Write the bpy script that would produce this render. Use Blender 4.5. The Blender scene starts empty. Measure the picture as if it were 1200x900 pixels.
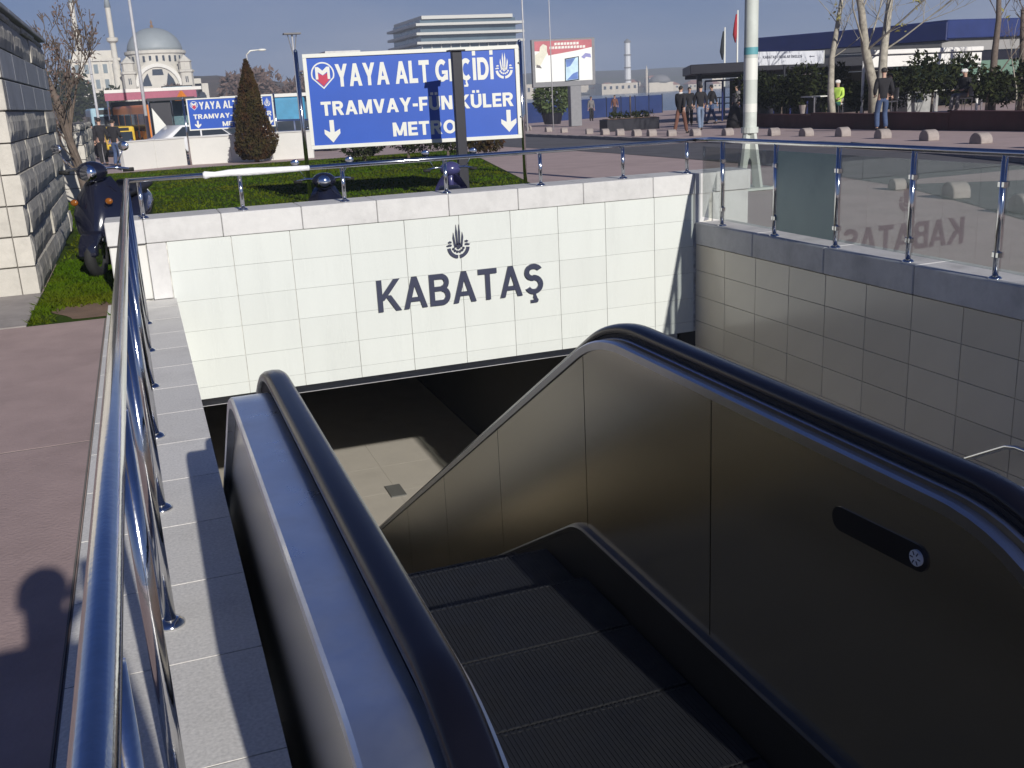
import bpy, bmesh, math, random
import numpy as np
from mathutils import Vector, Matrix

random.seed(7)
rng = np.random.default_rng(7)
R = math.radians
S = bpy.context.scene
COL = S.collection

# ------------------------------------------------------------------ camera
PITCH, ROLL, YAW, FPX = 0.281545, -0.0506306, 0.3367436, 1181.34
def cam_axes():
    cp, sp = math.cos(PITCH), math.sin(PITCH)
    fw = Vector((math.sin(YAW)*cp, math.cos(YAW)*cp, -sp))
    rt = Vector((math.cos(YAW), -math.sin(YAW), 0))
    up = rt.cross(fw)
    r2 = math.cos(ROLL)*rt + math.sin(ROLL)*up
    u2 = -math.sin(ROLL)*rt + math.cos(ROLL)*up
    return r2, u2, fw
cd = bpy.data.cameras.new('camera')
cam = bpy.data.objects.new('camera', cd); COL.objects.link(cam); S.camera = cam
a, b, c = cam_axes()
m = Matrix((a, b, -c)).transposed().to_4x4(); m.translation = Vector((0, 0, 1.55))
cam.matrix_world = m
cd.sensor_width = 36; cd.lens = 36*FPX/1200
cd.clip_start = 0.05; cd.clip_end = 6000
S.render.resolution_x, S.render.resolution_y = 1024, 768

# ------------------------------------------------------------------ light
SUN_EL, SUN_AZ = 23.2, 174.8            # azimuth clockwise from +Y
toward_sun = Vector((math.sin(R(SUN_AZ))*math.cos(R(SUN_EL)), math.cos(R(SUN_AZ))*math.cos(R(SUN_EL)), math.sin(R(SUN_EL))))
W = bpy.data.worlds.new("World"); S.world = W; W.use_nodes = True
nt = W.node_tree; bg = nt.nodes['Background']
sky = nt.nodes.new('ShaderNodeTexSky'); sky.sky_type = 'NISHITA'; sky.sun_disc = False
sky.sun_elevation = R(SUN_EL); sky.sun_rotation = R(SUN_AZ); sky.air_density = 1.0; sky.dust_density = 0.3; sky.ozone_density = 3.0
tc = nt.nodes.new('ShaderNodeTexCoord'); mp = nt.nodes.new('ShaderNodeMapping'); mp.inputs['Scale'].default_value = (1.3, 1.3, 4.5); mp.inputs['Location'].default_value = (0.35, 0.2, 0.15)
nz = nt.nodes.new('ShaderNodeTexNoise'); nz.inputs['Scale'].default_value = 1.7; nz.inputs['Detail'].default_value = 6; nz.inputs['Roughness'].default_value = 0.55
rp = nt.nodes.new('ShaderNodeValToRGB'); rp.color_ramp.elements[0].position = 0.40; rp.color_ramp.elements[1].position = 0.68
rp.color_ramp.elements[0].color = (0, 0, 0, 1); rp.color_ramp.elements[1].color = (0.8, 0.8, 0.8, 1)
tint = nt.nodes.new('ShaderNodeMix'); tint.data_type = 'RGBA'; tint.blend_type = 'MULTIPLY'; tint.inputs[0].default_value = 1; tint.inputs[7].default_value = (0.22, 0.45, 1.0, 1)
mx = nt.nodes.new('ShaderNodeMix'); mx.data_type = 'RGBA'; mx.inputs[7].default_value = (6.4, 7.0, 9.2, 1)
L = nt.links.new
L(tc.outputs['Generated'], mp.inputs['Vector']); L(mp.outputs[0], nz.inputs['Vector']); L(nz.outputs[0], rp.inputs[0]); cm = nt.nodes.new('ShaderNodeMath'); cm.operation = 'MULTIPLY'; L(rp.outputs[0], cm.inputs[0]); L(cm.outputs[0], mx.inputs[0])
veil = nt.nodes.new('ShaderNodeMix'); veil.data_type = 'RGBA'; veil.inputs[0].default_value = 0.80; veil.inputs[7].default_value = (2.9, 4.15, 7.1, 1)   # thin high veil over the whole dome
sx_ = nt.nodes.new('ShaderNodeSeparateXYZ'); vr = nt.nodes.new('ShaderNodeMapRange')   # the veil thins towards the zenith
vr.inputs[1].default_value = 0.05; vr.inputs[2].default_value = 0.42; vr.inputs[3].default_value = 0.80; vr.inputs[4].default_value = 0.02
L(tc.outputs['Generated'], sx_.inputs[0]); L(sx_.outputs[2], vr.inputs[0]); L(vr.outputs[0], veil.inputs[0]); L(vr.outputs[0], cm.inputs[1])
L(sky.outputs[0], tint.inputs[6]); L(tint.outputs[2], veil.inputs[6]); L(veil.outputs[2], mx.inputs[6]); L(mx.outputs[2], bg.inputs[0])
bg.inputs[1].default_value = 0.05
sd = bpy.data.lights.new('sun', 'SUN'); sd.energy = 4.9; sd.angle = R(0.53); sd.color = (1.0, 0.965, 0.91)
sun = bpy.data.objects.new('sun', sd); COL.objects.link(sun); sun.rotation_euler = toward_sun.to_track_quat('Z', 'Y').to_euler()
S.view_settings.view_transform = 'Standard'; S.view_settings.look = 'None'; S.view_settings.exposure = 0.0; S.view_settings.gamma = 1
S.cycles.use_denoising = True
S.cycles.max_bounces = 8; S.cycles.sample_clamp_indirect = 6

# ------------------------------------------------------------------ materials
MATS = {}
def mat(name, col, rough=0.6, metal=0.0, var=0.12, scale=6.0, obj_var=0.0, bump=0.0, bscale=40.0, spec=0.5, col2=None, stain=0.0, sscale=1.2, alpha=None, trans=0.0, emit=None, stretch=(1, 1, 1), coat=0.0):
    if name in MATS: return MATS[name]
    m = bpy.data.materials.new(name); m.use_nodes = True; n = m.node_tree.nodes; l = m.node_tree.links.new
    p = n['Principled BSDF']
    p.inputs['Roughness'].default_value = rough; p.inputs['Metallic'].default_value = metal
    p.inputs['Specular IOR Level'].default_value = spec; p.inputs['Coat Weight'].default_value = coat
    p.inputs['Transmission Weight'].default_value = trans
    t = n.new('ShaderNodeTexCoord'); mp = n.new('ShaderNodeMapping'); mp.inputs['Scale'].default_value = stretch
    g = n.new('ShaderNodeNewGeometry')
    l(g.outputs['Position'] if stain or col2 else t.outputs['Object'], mp.inputs[0])
    z = n.new('ShaderNodeTexNoise'); z.inputs['Scale'].default_value = scale; z.inputs['Detail'].default_value = 5; z.inputs['Roughness'].default_value = 0.6
    l(mp.outputs[0], z.inputs['Vector'])
    mr = n.new('ShaderNodeMapRange'); mr.inputs[1].default_value = 0.25; mr.inputs[2].default_value = 0.75
    mr.inputs[3].default_value = 1 - var; mr.inputs[4].default_value = 1 + var
    l(z.outputs[0], mr.inputs[0])
    src = None
    if col2:
        mc = n.new('ShaderNodeMix'); mc.data_type = 'RGBA'; mc.inputs[6].default_value = (*col, 1); mc.inputs[7].default_value = (*col2, 1)
        z2 = n.new('ShaderNodeTexNoise'); z2.inputs['Scale'].default_value = sscale; z2.inputs['Detail'].default_value = 7; z2.inputs['Roughness'].default_value = 0.65
        l(mp.outputs[0], z2.inputs['Vector'])
        r2 = n.new('ShaderNodeMapRange'); r2.inputs[1].default_value = 0.42; r2.inputs[2].default_value = 0.62
        l(z2.outputs[0], r2.inputs[0]); l(r2.outputs[0], mc.inputs[0]); src = mc.outputs[2]
    v = n.new('ShaderNodeMix'); v.data_type = 'RGBA'; v.blend_type = 'MULTIPLY'; v.inputs[0].default_value = 1
    if src: l(src, v.inputs[6])
    else: v.inputs[6].default_value = (*col, 1)
    val = mr.outputs[0]
    if obj_var:
        oi = n.new('ShaderNodeObjectInfo'); m2 = n.new('ShaderNodeMapRange'); m2.inputs[3].default_value = 1 - obj_var; m2.inputs[4].default_value = 1 + obj_var
        l(oi.outputs['Random'], m2.inputs[0]); mm = n.new('ShaderNodeMath'); mm.operation = 'MULTIPLY'; l(val, mm.inputs[0]); l(m2.outputs[0], mm.inputs[1]); val = mm.outputs[0]
    if stain:
        z3 = n.new('ShaderNodeTexNoise'); z3.inputs['Scale'].default_value = sscale; z3.inputs['Detail'].default_value = 8; z3.inputs['Roughness'].default_value = 0.7
        l(mp.outputs[0], z3.inputs['Vector'])
        m3 = n.new('ShaderNodeMapRange'); m3.inputs[1].default_value = 0.5; m3.inputs[2].default_value = 0.72; m3.inputs[3].default_value = 1; m3.inputs[4].default_value = 1 - stain
        l(z3.outputs[0], m3.inputs[0]); mm = n.new('ShaderNodeMath'); mm.operation = 'MULTIPLY'; l(val, mm.inputs[0]); l(m3.outputs[0], mm.inputs[1]); val = mm.outputs[0]
        rr = n.new('ShaderNodeMapRange'); rr.inputs[1].default_value = 0.3; rr.inputs[2].default_value = 0.7; rr.inputs[3].default_value = max(rough-0.1, 0.02); rr.inputs[4].default_value = min(rough+0.12, 1)
        l(z3.outputs[0], rr.inputs[0]); l(rr.outputs[0], p.inputs['Roughness'])
    cc = n.new('ShaderNodeCombineColor')
    for i in range(3): l(val, cc.inputs[i])
    l(cc.outputs[0], v.inputs[7]); l(v.outputs[2], p.inputs['Base Color'])
    if bump:
        zb = n.new('ShaderNodeTexNoise'); zb.inputs['Scale'].default_value = bscale; zb.inputs['Detail'].default_value = 6
        l(mp.outputs[0], zb.inputs['Vector'])
        bn = n.new('ShaderNodeBump'); bn.inputs['Strength'].default_value = bump; bn.inputs['Distance'].default_value = 0.02
        l(zb.outputs[0], bn.inputs['Height']); l(bn.outputs[0], p.inputs['Normal'])
    if alpha is not None: p.inputs['Alpha'].default_value = alpha
    if emit: p.inputs['Emission Color'].default_value = (*emit[0], 1); p.inputs['Emission Strength'].default_value = emit[1]
    MATS[name] = m; return m

STEEL = mat('stainless', (0.66, 0.66, 0.67), 0.11, 1.0, 0.08, 20, bump=0.02, bscale=90)
STEEL_D = mat('brushed_steel_panel', (0.76, 0.71, 0.60), 0.21, 1.0, 0.10, 1.5, bump=0.012, bscale=260, stretch=(1, .04, 1))
STEEL_DECK = mat('steel_deck', (0.80, 0.83, 0.87), 0.34, 0.95, 0.08, 8, stain=0.10, sscale=5)
STEEL_TRIM = mat('steel_trim', (0.6, 0.6, 0.62), 0.28, 1.0, 0.05, 20)
RUBBER = mat('handrail_rubber', (0.006, 0.006, 0.010), 0.24, 0, 0.1, 30, spec=0.45)
DARK = mat('dark_groove', (0.012, 0.012, 0.014), 0.7)
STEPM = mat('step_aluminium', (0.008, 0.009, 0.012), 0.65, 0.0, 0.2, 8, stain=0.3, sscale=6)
STEPL = mat('step_edge', (0.035, 0.037, 0.04), 0.45, 0.6, 0.25, 30)
TILE = mat('white_tile', (0.615, 0.635, 0.595), 0.22, 0, 0.03, 2, obj_var=0.025, stain=0.07, sscale=3.0, stretch=(1.6, 1, .22))
TILE_R = mat('cream_tile', (0.62, 0.56, 0.45), 0.20, 0, 0.04, 2, obj_var=0.05)
GROUT = mat('grout', (0.56, 0.54, 0.49), 0.9, 0, 0.6, 14)
CONC = mat('cap_concrete', (0.56, 0.55, 0.53), 0.7, 0, 0.06, 12, stain=0.18, sscale=2.2, obj_var=0.03, bump=0.1, bscale=60)
CONC_R = mat('stained_cap', (0.50, 0.49, 0.48), 0.75, 0, 0.12, 14, stain=0.4, sscale=3.5, obj_var=0.06, bump=0.15, bscale=60)
GRANITE = mat('granite_slab', (0.64, 0.62, 0.58), 0.5, 0, 0.22, 90, stain=0.14, sscale=2.5, obj_var=0.04)
PINK = mat('pink_paving', (0.36, 0.265, 0.245), 0.85, 0, 0.12, 3, stain=0.16, sscale=1.3, obj_var=0.03, bump=0.2, bscale=60)
PLAZA = mat('plaza_paving', (0.43, 0.325, 0.30), 0.85, 0, 0.1, 1.5, stain=0.2, sscale=0.35, bump=0.1, bscale=20)
ASPH = mat('asphalt', (0.10, 0.095, 0.10), 0.85, 0, 0.2, 2, stain=0.25, sscale=0.4, bump=0.15, bscale=30)
STONE = mat('rough_stone', (0.46, 0.43, 0.37), 0.9, 0, 0.18, 9, stain=0.35, sscale=3, obj_var=0.08, bump=0.4, bscale=16)
STONE_S = mat('dressed_stone', (0.50, 0.47, 0.41), 0.85, 0, 0.1, 9, stain=0.2, sscale=2, obj_var=0.06, bump=0.2, bscale=40)
STONE_G = mat('smooth_grey_stone', (0.40, 0.41, 0.42), 0.75, 0, 0.1, 5, stain=0.2, sscale=2, obj_var=0.05)
MORTAR = mat('mortar', (0.17, 0.155, 0.14), 0.95)
SOIL = mat('soil', (0.16, 0.10, 0.065), 0.95, 0, 0.3, 5, bump=0.4)
GRASSB = mat('turf', (0.040, 0.062, 0.004), 0.95, 0, 0.3, 2, spec=.1, col2=(0.03, 0.055, 0.004), sscale=0.8, bump=0.5, bscale=30)
BLADE = mat('grass_blade', (0.042, 0.085, 0.002), 0.9, 0, 0.3, 1.5, spec=.08, col2=(0.075, 0.085, 0.004), sscale=0.5)
WHITE_P = mat('white_paint', (0.62, 0.61, 0.57), 0.5, 0, 0.04, 4, stain=0.08, sscale=2)
LETTER = mat('letter_navy', (0.045, 0.05, 0.085), 0.35, 0.2, 0.05)
BLUE = mat('sign_blue', (0.022, 0.085, 0.42), 0.4, 0, 0.06, 2)
SIGNW = mat('sign_white', (0.66, 0.66, 0.60), 0.5, 0, 0.03)
SIGNR = mat('sign_red', (0.45, 0.03, 0.07), 0.5)
NAVY = mat('navy_paint', (0.005, 0.005, 0.013), 0.5, 0, 0.1)
POLE = mat('pole_paint', (0.50, 0.53, 0.48), 0.6, 0, 0.15, 8, stain=0.25, sscale=4)
BARK = mat('bark', (0.13, 0.10, 0.08), 0.9, 0, 0.3, 12, bump=0.5, bscale=30)
BARK_P = mat('pale_bark', (0.34, 0.31, 0.25), 0.85, 0, 0.3, 8, stain=0.5, sscale=5, bump=0.3)
LEAF_D = mat('leaf_dark', (0.016, 0.024, 0.008), 0.95, 0, 0.4, 3, spec=0.15, col2=(0.032, 0.036, 0.011), sscale=3)
LEAF_C = mat('leaf_cypress', (0.040, 0.032, 0.010), 0.9, 0, 0.4, 3, spec=.15, col2=(0.058, 0.026, 0.012), sscale=2.2)
LEAF_Y = mat('leaf_yellow', (0.22, 0.20, 0.05), 0.7, 0, 0.3, 6)
LEAF_B = mat('leaf_brown', (0.13, 0.085, 0.07), 0.8, 0, 0.3, 6)
FLOORM = mat('underpass_floor', (0.55, 0.51, 0.44), 0.4, 0, 0.05, 2, stain=0.1)
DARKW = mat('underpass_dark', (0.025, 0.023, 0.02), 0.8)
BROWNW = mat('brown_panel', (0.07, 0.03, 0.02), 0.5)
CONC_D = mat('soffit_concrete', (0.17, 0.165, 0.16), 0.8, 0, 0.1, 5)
BOLL = mat('bollard_concrete', (0.32, 0.275, 0.25), 0.85, 0, 0.12, 10, stain=0.3, sscale=3, bump=0.2)
REDP = mat('planter_red', (0.065, 0.014, 0.014), 0.7, 0, 0.2, 3, stain=0.2)
BLACKP = mat('black_paint', (0.012, 0.012, 0.014), 0.3)
def glass(name, col, rough, spec=0.5, alpha=0.2):
    m = bpy.data.materials.new(name); m.use_nodes = True; n = m.node_tree.nodes; l = m.node_tree.links.new
    n.remove(n['Principled BSDF']); o = n['Material Output']
    t = n.new('ShaderNodeBsdfTransparent'); t.inputs[0].default_value = (*col, 1)
    g = n.new('ShaderNodeBsdfGlossy'); g.inputs['Roughness'].default_value = rough; g.inputs[0].default_value = (0.9, 0.95, 1, 1)
    f = n.new('ShaderNodeFresnel'); f.inputs[0].default_value = 1.5
    mu = n.new('ShaderNodeMath'); mu.operation = 'MULTIPLY'; mu.inputs[1].default_value = spec; mu.use_clamp = True
    x = n.new('ShaderNodeMixShader'); l(f.outputs[0], mu.inputs[0]); l(mu.outputs[0], x.inputs[0]); l(t.outputs[0], x.inputs[1]); l(g.outputs[0], x.inputs[2])
    d = n.new('ShaderNodeBsdfDiffuse'); d.inputs[0].default_value = (0.55, 0.6, 0.58, 1)
    y = n.new('ShaderNodeMixShader'); y.inputs[0].default_value = alpha; l(x.outputs[0], y.inputs[1]); l(d.outputs[0], y.inputs[2])
    l(y.outputs[0], o.inputs[0]); MATS[name] = m; return m
GLASS = glass('clear_glass', (0.78, 0.80, 0.795), 0.0, 0.20, 0.006)
FROST = glass('frosted_glass', (0.45, 0.62, 0.60), 0.15, 1.0, 0.0)
FROST = mat('frosted_teal', (0.20, 0.30, 0.29), 0.35, 0, 0.08, 2, stain=0.15, sscale=1.5)
WINDOW = mat('window_glass', (0.03, 0.04, 0.055), 0.08, 0, 0.1, spec=0.8)

# ------------------------------------------------------------------ mesh helpers
class MB:
    def __init__(s): s.v = []; s.f = []
    def add(s, vs, fs):
        k = len(s.v); s.v += [tuple(v) for v in vs]; s.f += [tuple(i+k for i in f) for f in fs]; return s
    def box(s, x0, y0, z0, x1, y1, z1):
        return s.add([(x0,y0,z0),(x1,y0,z0),(x1,y1,z0),(x0,y1,z0),(x0,y0,z1),(x1,y0,z1),(x1,y1,z1),(x0,y1,z1)],
                     [(0,3,2,1),(4,5,6,7),(0,1,5,4),(1,2,6,5),(2,3,7,6),(3,0,4,7)])
    def obox(s, c, ax, ay, az):
        c, ax, ay, az = map(Vector, (c, ax, ay, az))
        vs = [c+i*ax+j*ay+k*az for k in (-1,1) for i, j in ((-1,-1),(1,-1),(1,1),(-1,1))]
        return s.add(vs, [(0,3,2,1),(4,5,6,7),(0,1,5,4),(1,2,6,5),(2,3,7,6),(3,0,4,7)])
    def tube(s, pts, r, n=10, cap=True):
        pts = [Vector(p) for p in pts]; rs = r if isinstance(r, (list, tuple)) else [r]*len(pts)
        vs, fs = [], []; prev = None
        for i, p in enumerate(pts):
            d = (pts[min(i+1, len(pts)-1)] - pts[max(i-1, 0)]).normalized()
            if prev is None:
                u = d.cross(Vector((0,0,1)) if abs(d.z) < 0.9 else Vector((1,0,0))).normalized()
            else:
                u = (prev - d*prev.dot(d)).normalized()
            prev = u; w = d.cross(u)
            for k in range(n):
                t = 2*math.pi*k/n; vs.append(p + (u*math.cos(t) + w*math.sin(t))*rs[i])
        for i in range(len(pts)-1):
            for k in range(n):
                k2 = (k+1) % n; fs.append((i*n+k, i*n+k2, (i+1)*n+k2, (i+1)*n+k))
        if cap:
            fs.append(tuple(range(n))[::-1]); fs.append(tuple((len(pts)-1)*n+k for k in range(n)))
        return s.add(vs, fs)
    def lathe(s, prof, n=16, c=(0,0,0), closed=True):
        vs, fs = [], []
        for r, z in prof:
            for k in range(n):
                t = 2*math.pi*k/n; vs.append((c[0]+r*math.cos(t), c[1]+r*math.sin(t), c[2]+z))
        for i in range(len(prof)-1):
            for k in range(n):
                k2 = (k+1) % n; fs.append((i*n+k, i*n+k2, (i+1)*n+k2, (i+1)*n+k))
        if closed: fs.append(tuple(range(n))[::-1]); fs.append(tuple((len(prof)-1)*n+k for k in range(n)))
        return s.add(vs, fs)
    def prism(s, poly, o, u, v, depth):
        """poly in (u,v) plane at o, extruded by vector depth"""
        o, u, v, d = Vector(o), Vector(u), Vector(v), Vector(depth); n = len(poly)
        vs = [o+u*a+v*b for a, b in poly]; vs += [x+d for x in vs]
        fs = [tuple(range(n))[::-1], tuple(range(n, 2*n))] + [(i, (i+1) % n, n+(i+1) % n, n+i) for i in range(n)]
        return s.add(vs, fs)
    def ball(s, c, r, n=10, m=7, sc=(1,1,1)):
        vs, fs = [], []
        for j in range(m+1):
            ph = math.pi*j/m
            for k in range(n):
                t = 2*math.pi*k/n
                vs.append((c[0]+r*sc[0]*math.sin(ph)*math.cos(t), c[1]+r*sc[1]*math.sin(ph)*math.sin(t), c[2]-r*sc[2]*math.cos(ph)))
        for j in range(m):
            for k in range(n):
                k2 = (k+1) % n; fs.append((j*n+k, j*n+k2, (j+1)*n+k2, (j+1)*n+k))
        return s.add(vs, fs)
    def mesh(s, name, off=(0,0,0), bevel=0.0, smooth=False, recalc=True, seg=1):
        me = bpy.data.meshes.new(name)
        vs = [(x-off[0], y-off[1], z-off[2]) for x, y, z in s.v]
        me.from_pydata(vs, [], s.f)
        if recalc or bevel:
            bm = bmesh.new(); bm.from_mesh(me)
            bmesh.ops.remove_doubles(bm, verts=bm.verts, dist=1e-6) if bevel else None
            bmesh.ops.recalc_face_normals(bm, faces=bm.faces)
            if bevel: bmesh.ops.bevel(bm, geom=list(bm.edges), offset=bevel, segments=seg, profile=0.5, affect='EDGES', clamp_overlap=True)
            bm.to_mesh(me); bm.free()
        if smooth: me.shade_smooth() if hasattr(me, 'shade_smooth') else None
        return me
    def build(s, name, material, parent=None, local=False, bevel=0.0, smooth=False, seg=1, recalc=True, angle=None):
        off = (0,0,0)
        if parent is not None and not local: off = world_loc(parent)
        me = s.mesh(name, off, bevel, smooth, recalc, seg)
        me.materials.append(material)
        if smooth and angle: 
            try: me.set_sharp_from_angle(angle=R(angle))
            except Exception: pass
        o = bpy.data.objects.new(name, me); COL.objects.link(o)
        if parent is not None: o.parent = parent
        return o
def world_loc(o):
    l = Vector((0,0,0))
    while o: l += o.location; o = o.parent
    return l
def empty(name, loc, label, cat, group=None, rot=0):
    o = bpy.data.objects.new(name, None); COL.objects.link(o); o.location = loc; o.rotation_euler = (0,0,rot); o.empty_display_size = 0.1
    return tag(o, label, cat, group)
def tag(o, label=None, cat=None, group=None, kind=None):
    if label: o['label'] = label
    if cat: o['category'] = cat
    if group: o['group'] = group
    if kind: o['kind'] = kind
    return o
def inst(me, name, material, parent, loc, rot=(0,0,0), scale=(1,1,1)):
    o = bpy.data.objects.new(name, me); COL.objects.link(o)
    if material and not me.materials: me.materials.append(material)
    o.location = Vector(loc) - (world_loc(parent) if parent else Vector((0,0,0))); o.rotation_euler = rot; o.scale = scale
    if parent: o.parent = parent
    return o
def copy_tree(o, loc=None, rot=None, parent=None, label=None):
    c = o.copy(); COL.objects.link(c)
    if parent: c.parent = parent
    if loc is not None: c.location = loc
    if rot is not None: c.rotation_euler = (0,0,rot)
    if label: c['label'] = label
    for ch in list(o.children): copy_tree(ch, parent=c)
    return c
def struct(o): o['kind'] = 'structure'; return o
def g(y): return 0.0 if y < 12 else -0.015*(min(y, 80)-12)

def stroke_glyph(ch, t):
    """bold sans capitals, cap height 1: returns width and a list of outline polygons"""
    P = []; w = 0.7
    rect = lambda x0, y0, x1, y1: P.append([(x0, y0), (x1, y0), (x1, y1), (x0, y1)])
    def para(x0, y0, x1, y1, k=1.0):
        h = k*t/2*math.hypot(x1-x0, y1-y0)/abs(y1-y0); P.append([(x0-h, y0), (x0+h, y0), (x1+h, y1), (x1-h, y1)])
    def arc(cx, cy, rx, ry, a0, a1, n=14):
        for i in range(n):
            q = []
            for a_, r in ((a0+(a1-a0)*i/n, 0), (a0+(a1-a0)*(i+1)/n, 0), (a0+(a1-a0)*(i+1)/n, 1), (a0+(a1-a0)*i/n, 1)):
                q.append((cx+(rx-t*(1-r))*math.cos(R(a_)), cy+(ry-t*(1-r))*math.sin(R(a_))))
            P.append(q)
    def bowl(x, y0, y1, rx):
        cy, ry = (y0+y1)/2, (y1-y0)/2; arc(x, cy, rx, ry, -90, 90)
    base = {'Ş': 'S', 'Ç': 'C', 'İ': 'I', 'Ü': 'U'}.get(ch, ch); h = t/2
    if base == 'K': w = .76; rect(0, 0, t, 1); para(t*.75, .36, w-h*1.1, 1, .95); para(.36, .5, w-h*.9, 0, .95)
    elif base == 'A': w = .80; para(h*1.05, 0, w/2-.0, 1); para(w-h*1.05, 0, w/2+.0, 1); rect(w*.28, .22, w*.72, .22+t*.8)
    elif base == 'B': w = .70; rect(0, 0, t, 1); rect(t, 1-t, .42, 1); rect(t, .46, .42, .46+t*.85); rect(t, 0, .42, t); bowl(.42, .46, 1, .25); bowl(.42, 0, .46+t*.85, .28)
    elif base == 'T': w = .66; rect(0, 1-t, w, 1); rect(w/2-h, 0, w/2+h, 1-t)
    elif base == 'Y': w = .76; para(h*1.05, 1, w/2, .42); para(w-h*1.05, 1, w/2, .42); rect(w/2-h, 0, w/2+h, .5)
    elif base == 'L': w = .56; rect(0, 0, t, 1); rect(t, 0, w, t)
    elif base == 'E': w = .60; rect(0, 0, t, 1); rect(t, 0, w, t); rect(t, 1-t, w, 1); rect(t, .5-h*.9, w*.94, .5+h*.9)
    elif base == 'F': w = .57; rect(0, 0, t, 1); rect(t, 1-t, w, 1); rect(t, .46-h*.9, w*.92, .46+h*.9)
    elif base == 'I': w = t; rect(0, 0, t, 1)
    elif base == 'D': w = .74; rect(0, 0, t, 1); rect(t, 1-t, .34, 1); rect(t, 0, .34, t); arc(.34, .5, .40, .5, -90, 90, 18)
    elif base == 'R': w = .72; rect(0, 0, t, 1); rect(t, 1-t, .42, 1); rect(t, .42, .42, .42+t*.9); bowl(.42, .42, 1, .27); para(.40, .43, w-h*1.1, 0)
    elif base == 'M': w = .88; rect(0, 0, t, 1); rect(w-t, 0, w, 1); para(t*.62, 1, w/2, .06, .85); para(w-t*.62, 1, w/2, .06, .85)
    elif base == 'V': w = .76; para(h*1.05, 1, w/2, 0); para(w-h*1.05, 1, w/2, 0)
    elif base == 'N': w = .74; rect(0, 0, t, 1); rect(w-t, 0, w, 1); para(t*.6, 1, w-t*.6, 0)
    elif base == 'U': w = .72; rect(0, .36, t, 1); rect(w-t, .36, w, 1); arc(w/2, .36, w/2, .36, 180, 360, 16)
    elif base == 'O': w = .82; arc(w/2, .5, w/2, .5, 0, 360, 28)
    elif base == 'C': w = .76; arc(.41, .5, .41, .5, 48, 312, 22)
    elif base == 'G': w = .80; arc(.41, .5, .41, .5, 48, 325, 22); rect(.42, .5-t*.75, w, .5); rect(w-t*.8, .08, w, .5-t*.75)
    elif base == 'S':
        w = .66; r = .25+t*.16; arc(w/2, 1-r-.0, w/2, r, 25, 270, 16); arc(w/2, r+.04, w/2, r+.04, -155, 90, 16)
    elif base == '-': w = .34; rect(0, .34, w, .34+t)
    if ch in 'ŞÇ': c_ = w/2; P.append([(c_-.05, -.12), (c_+.09, -.12), (c_+.04, .03), (c_-.02, .03)]); P.append([(c_-.14, -.28), (c_+.10, -.28), (c_+.14, -.20), (c_+.09, -.119), (c_-.02, -.119), (c_-.02, -.19), (c_-.14, -.19)])
    if ch == 'İ': rect(0, 1.10, t, 1.10+t)
    if ch == 'Ü':
        for q in (w*.30, w*.70): rect(q-h*.9, 1.09, q+h*.9, 1.09+t*.9)
    return w, P
def text(s, o, u, v, nrm, width, height, depth, material, parent, bold=0.2, gap=0.10, name='letter'):
    """letters laid from o along u, cap height along v, raised along nrm; strokes step 3 percent in depth so none are flush"""
    o, u, v, nrm = Vector(o), Vector(u), Vector(v), Vector(nrm)
    items = []; x = 0
    for ch in s:
        if ch == ' ': x += 0.30; continue
        w, P = stroke_glyph(ch, bold); items.append((P, x)); x += w+gap
    x -= gap; sx = width/x; res = []
    for P, dx in items:
        mb = MB()
        for k, poly in enumerate(P):
            mb.prism([((a_+dx)*sx, b_*height) for a_, b_ in poly], o, u, v, nrm*(depth*(1+0.03*(k % 7))))
        res.append(mb.build(name, material, parent))
    return res
def arc_poly(cx, cy, r0, r1, a0, a1, n=10):
    p = [(cx+r1*math.cos(R(a0+(a1-a0)*i/n)), cy+r1*math.sin(R(a0+(a1-a0)*i/n))) for i in range(n+1)]
    p += [(cx+r0*math.cos(R(a1+(a0-a1)*i/n)), cy+r0*math.sin(R(a1+(a0-a1)*i/n))) for i in range(n+1)]
    return p
def city_emblem(o, u, v, nrm, size, depth, material, parent):
    """crest: spires over a fan above two arcs and small waves"""
    mb = MB(); o = Vector(o); d = Vector(nrm)*depth; k = size
    U, V = Vector(u)*k, Vector(v)*k
    for a0, a1 in ((186, 264), (276, 354)): mb.prism(arc_poly(0, 0, 0.36, 0.5, a0, a1), o, U, V, d)
    for x, h in ((-0.20, 0.62), (-0.065, 0.95), (0.065, 0.95), (0.20, 0.62)):
        mb.prism([(x*0.7-0.035, -0.02), (x*0.7+0.035, -0.02), (x+0.04, h*0.66), (x, h), (x-0.04, h*0.66)], o, U, V, d)
    for q in range(6):
        t = R(200+q*28); mb.prism(arc_poly(0.24*math.cos(t), 0.24*math.sin(t)*0.9, 0.0, 0.055, 0, 350, 6)[:7], o, U, V, d)
    mb.prism(arc_poly(0, 0, 0.10, 0.15, 0, 180), o, U, V, d); mb.prism(arc_poly(0, -0.02, 0.03, 0.08, 180, 360), o, U, V, d)
    for sx in (-1, 1):
        for yy, w in ((0.08, 0.20), (0.22, 0.13)):
            mb.prism([(sx*0.30, yy-0.03), (sx*(0.30+w), yy-0.04), (sx*(0.33+w), yy+0.0), (sx*0.38, yy+0.05), (sx*0.30, yy+0.02)][::sx], o, U, V, d)
    return mb.build('emblem', material, parent)

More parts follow.
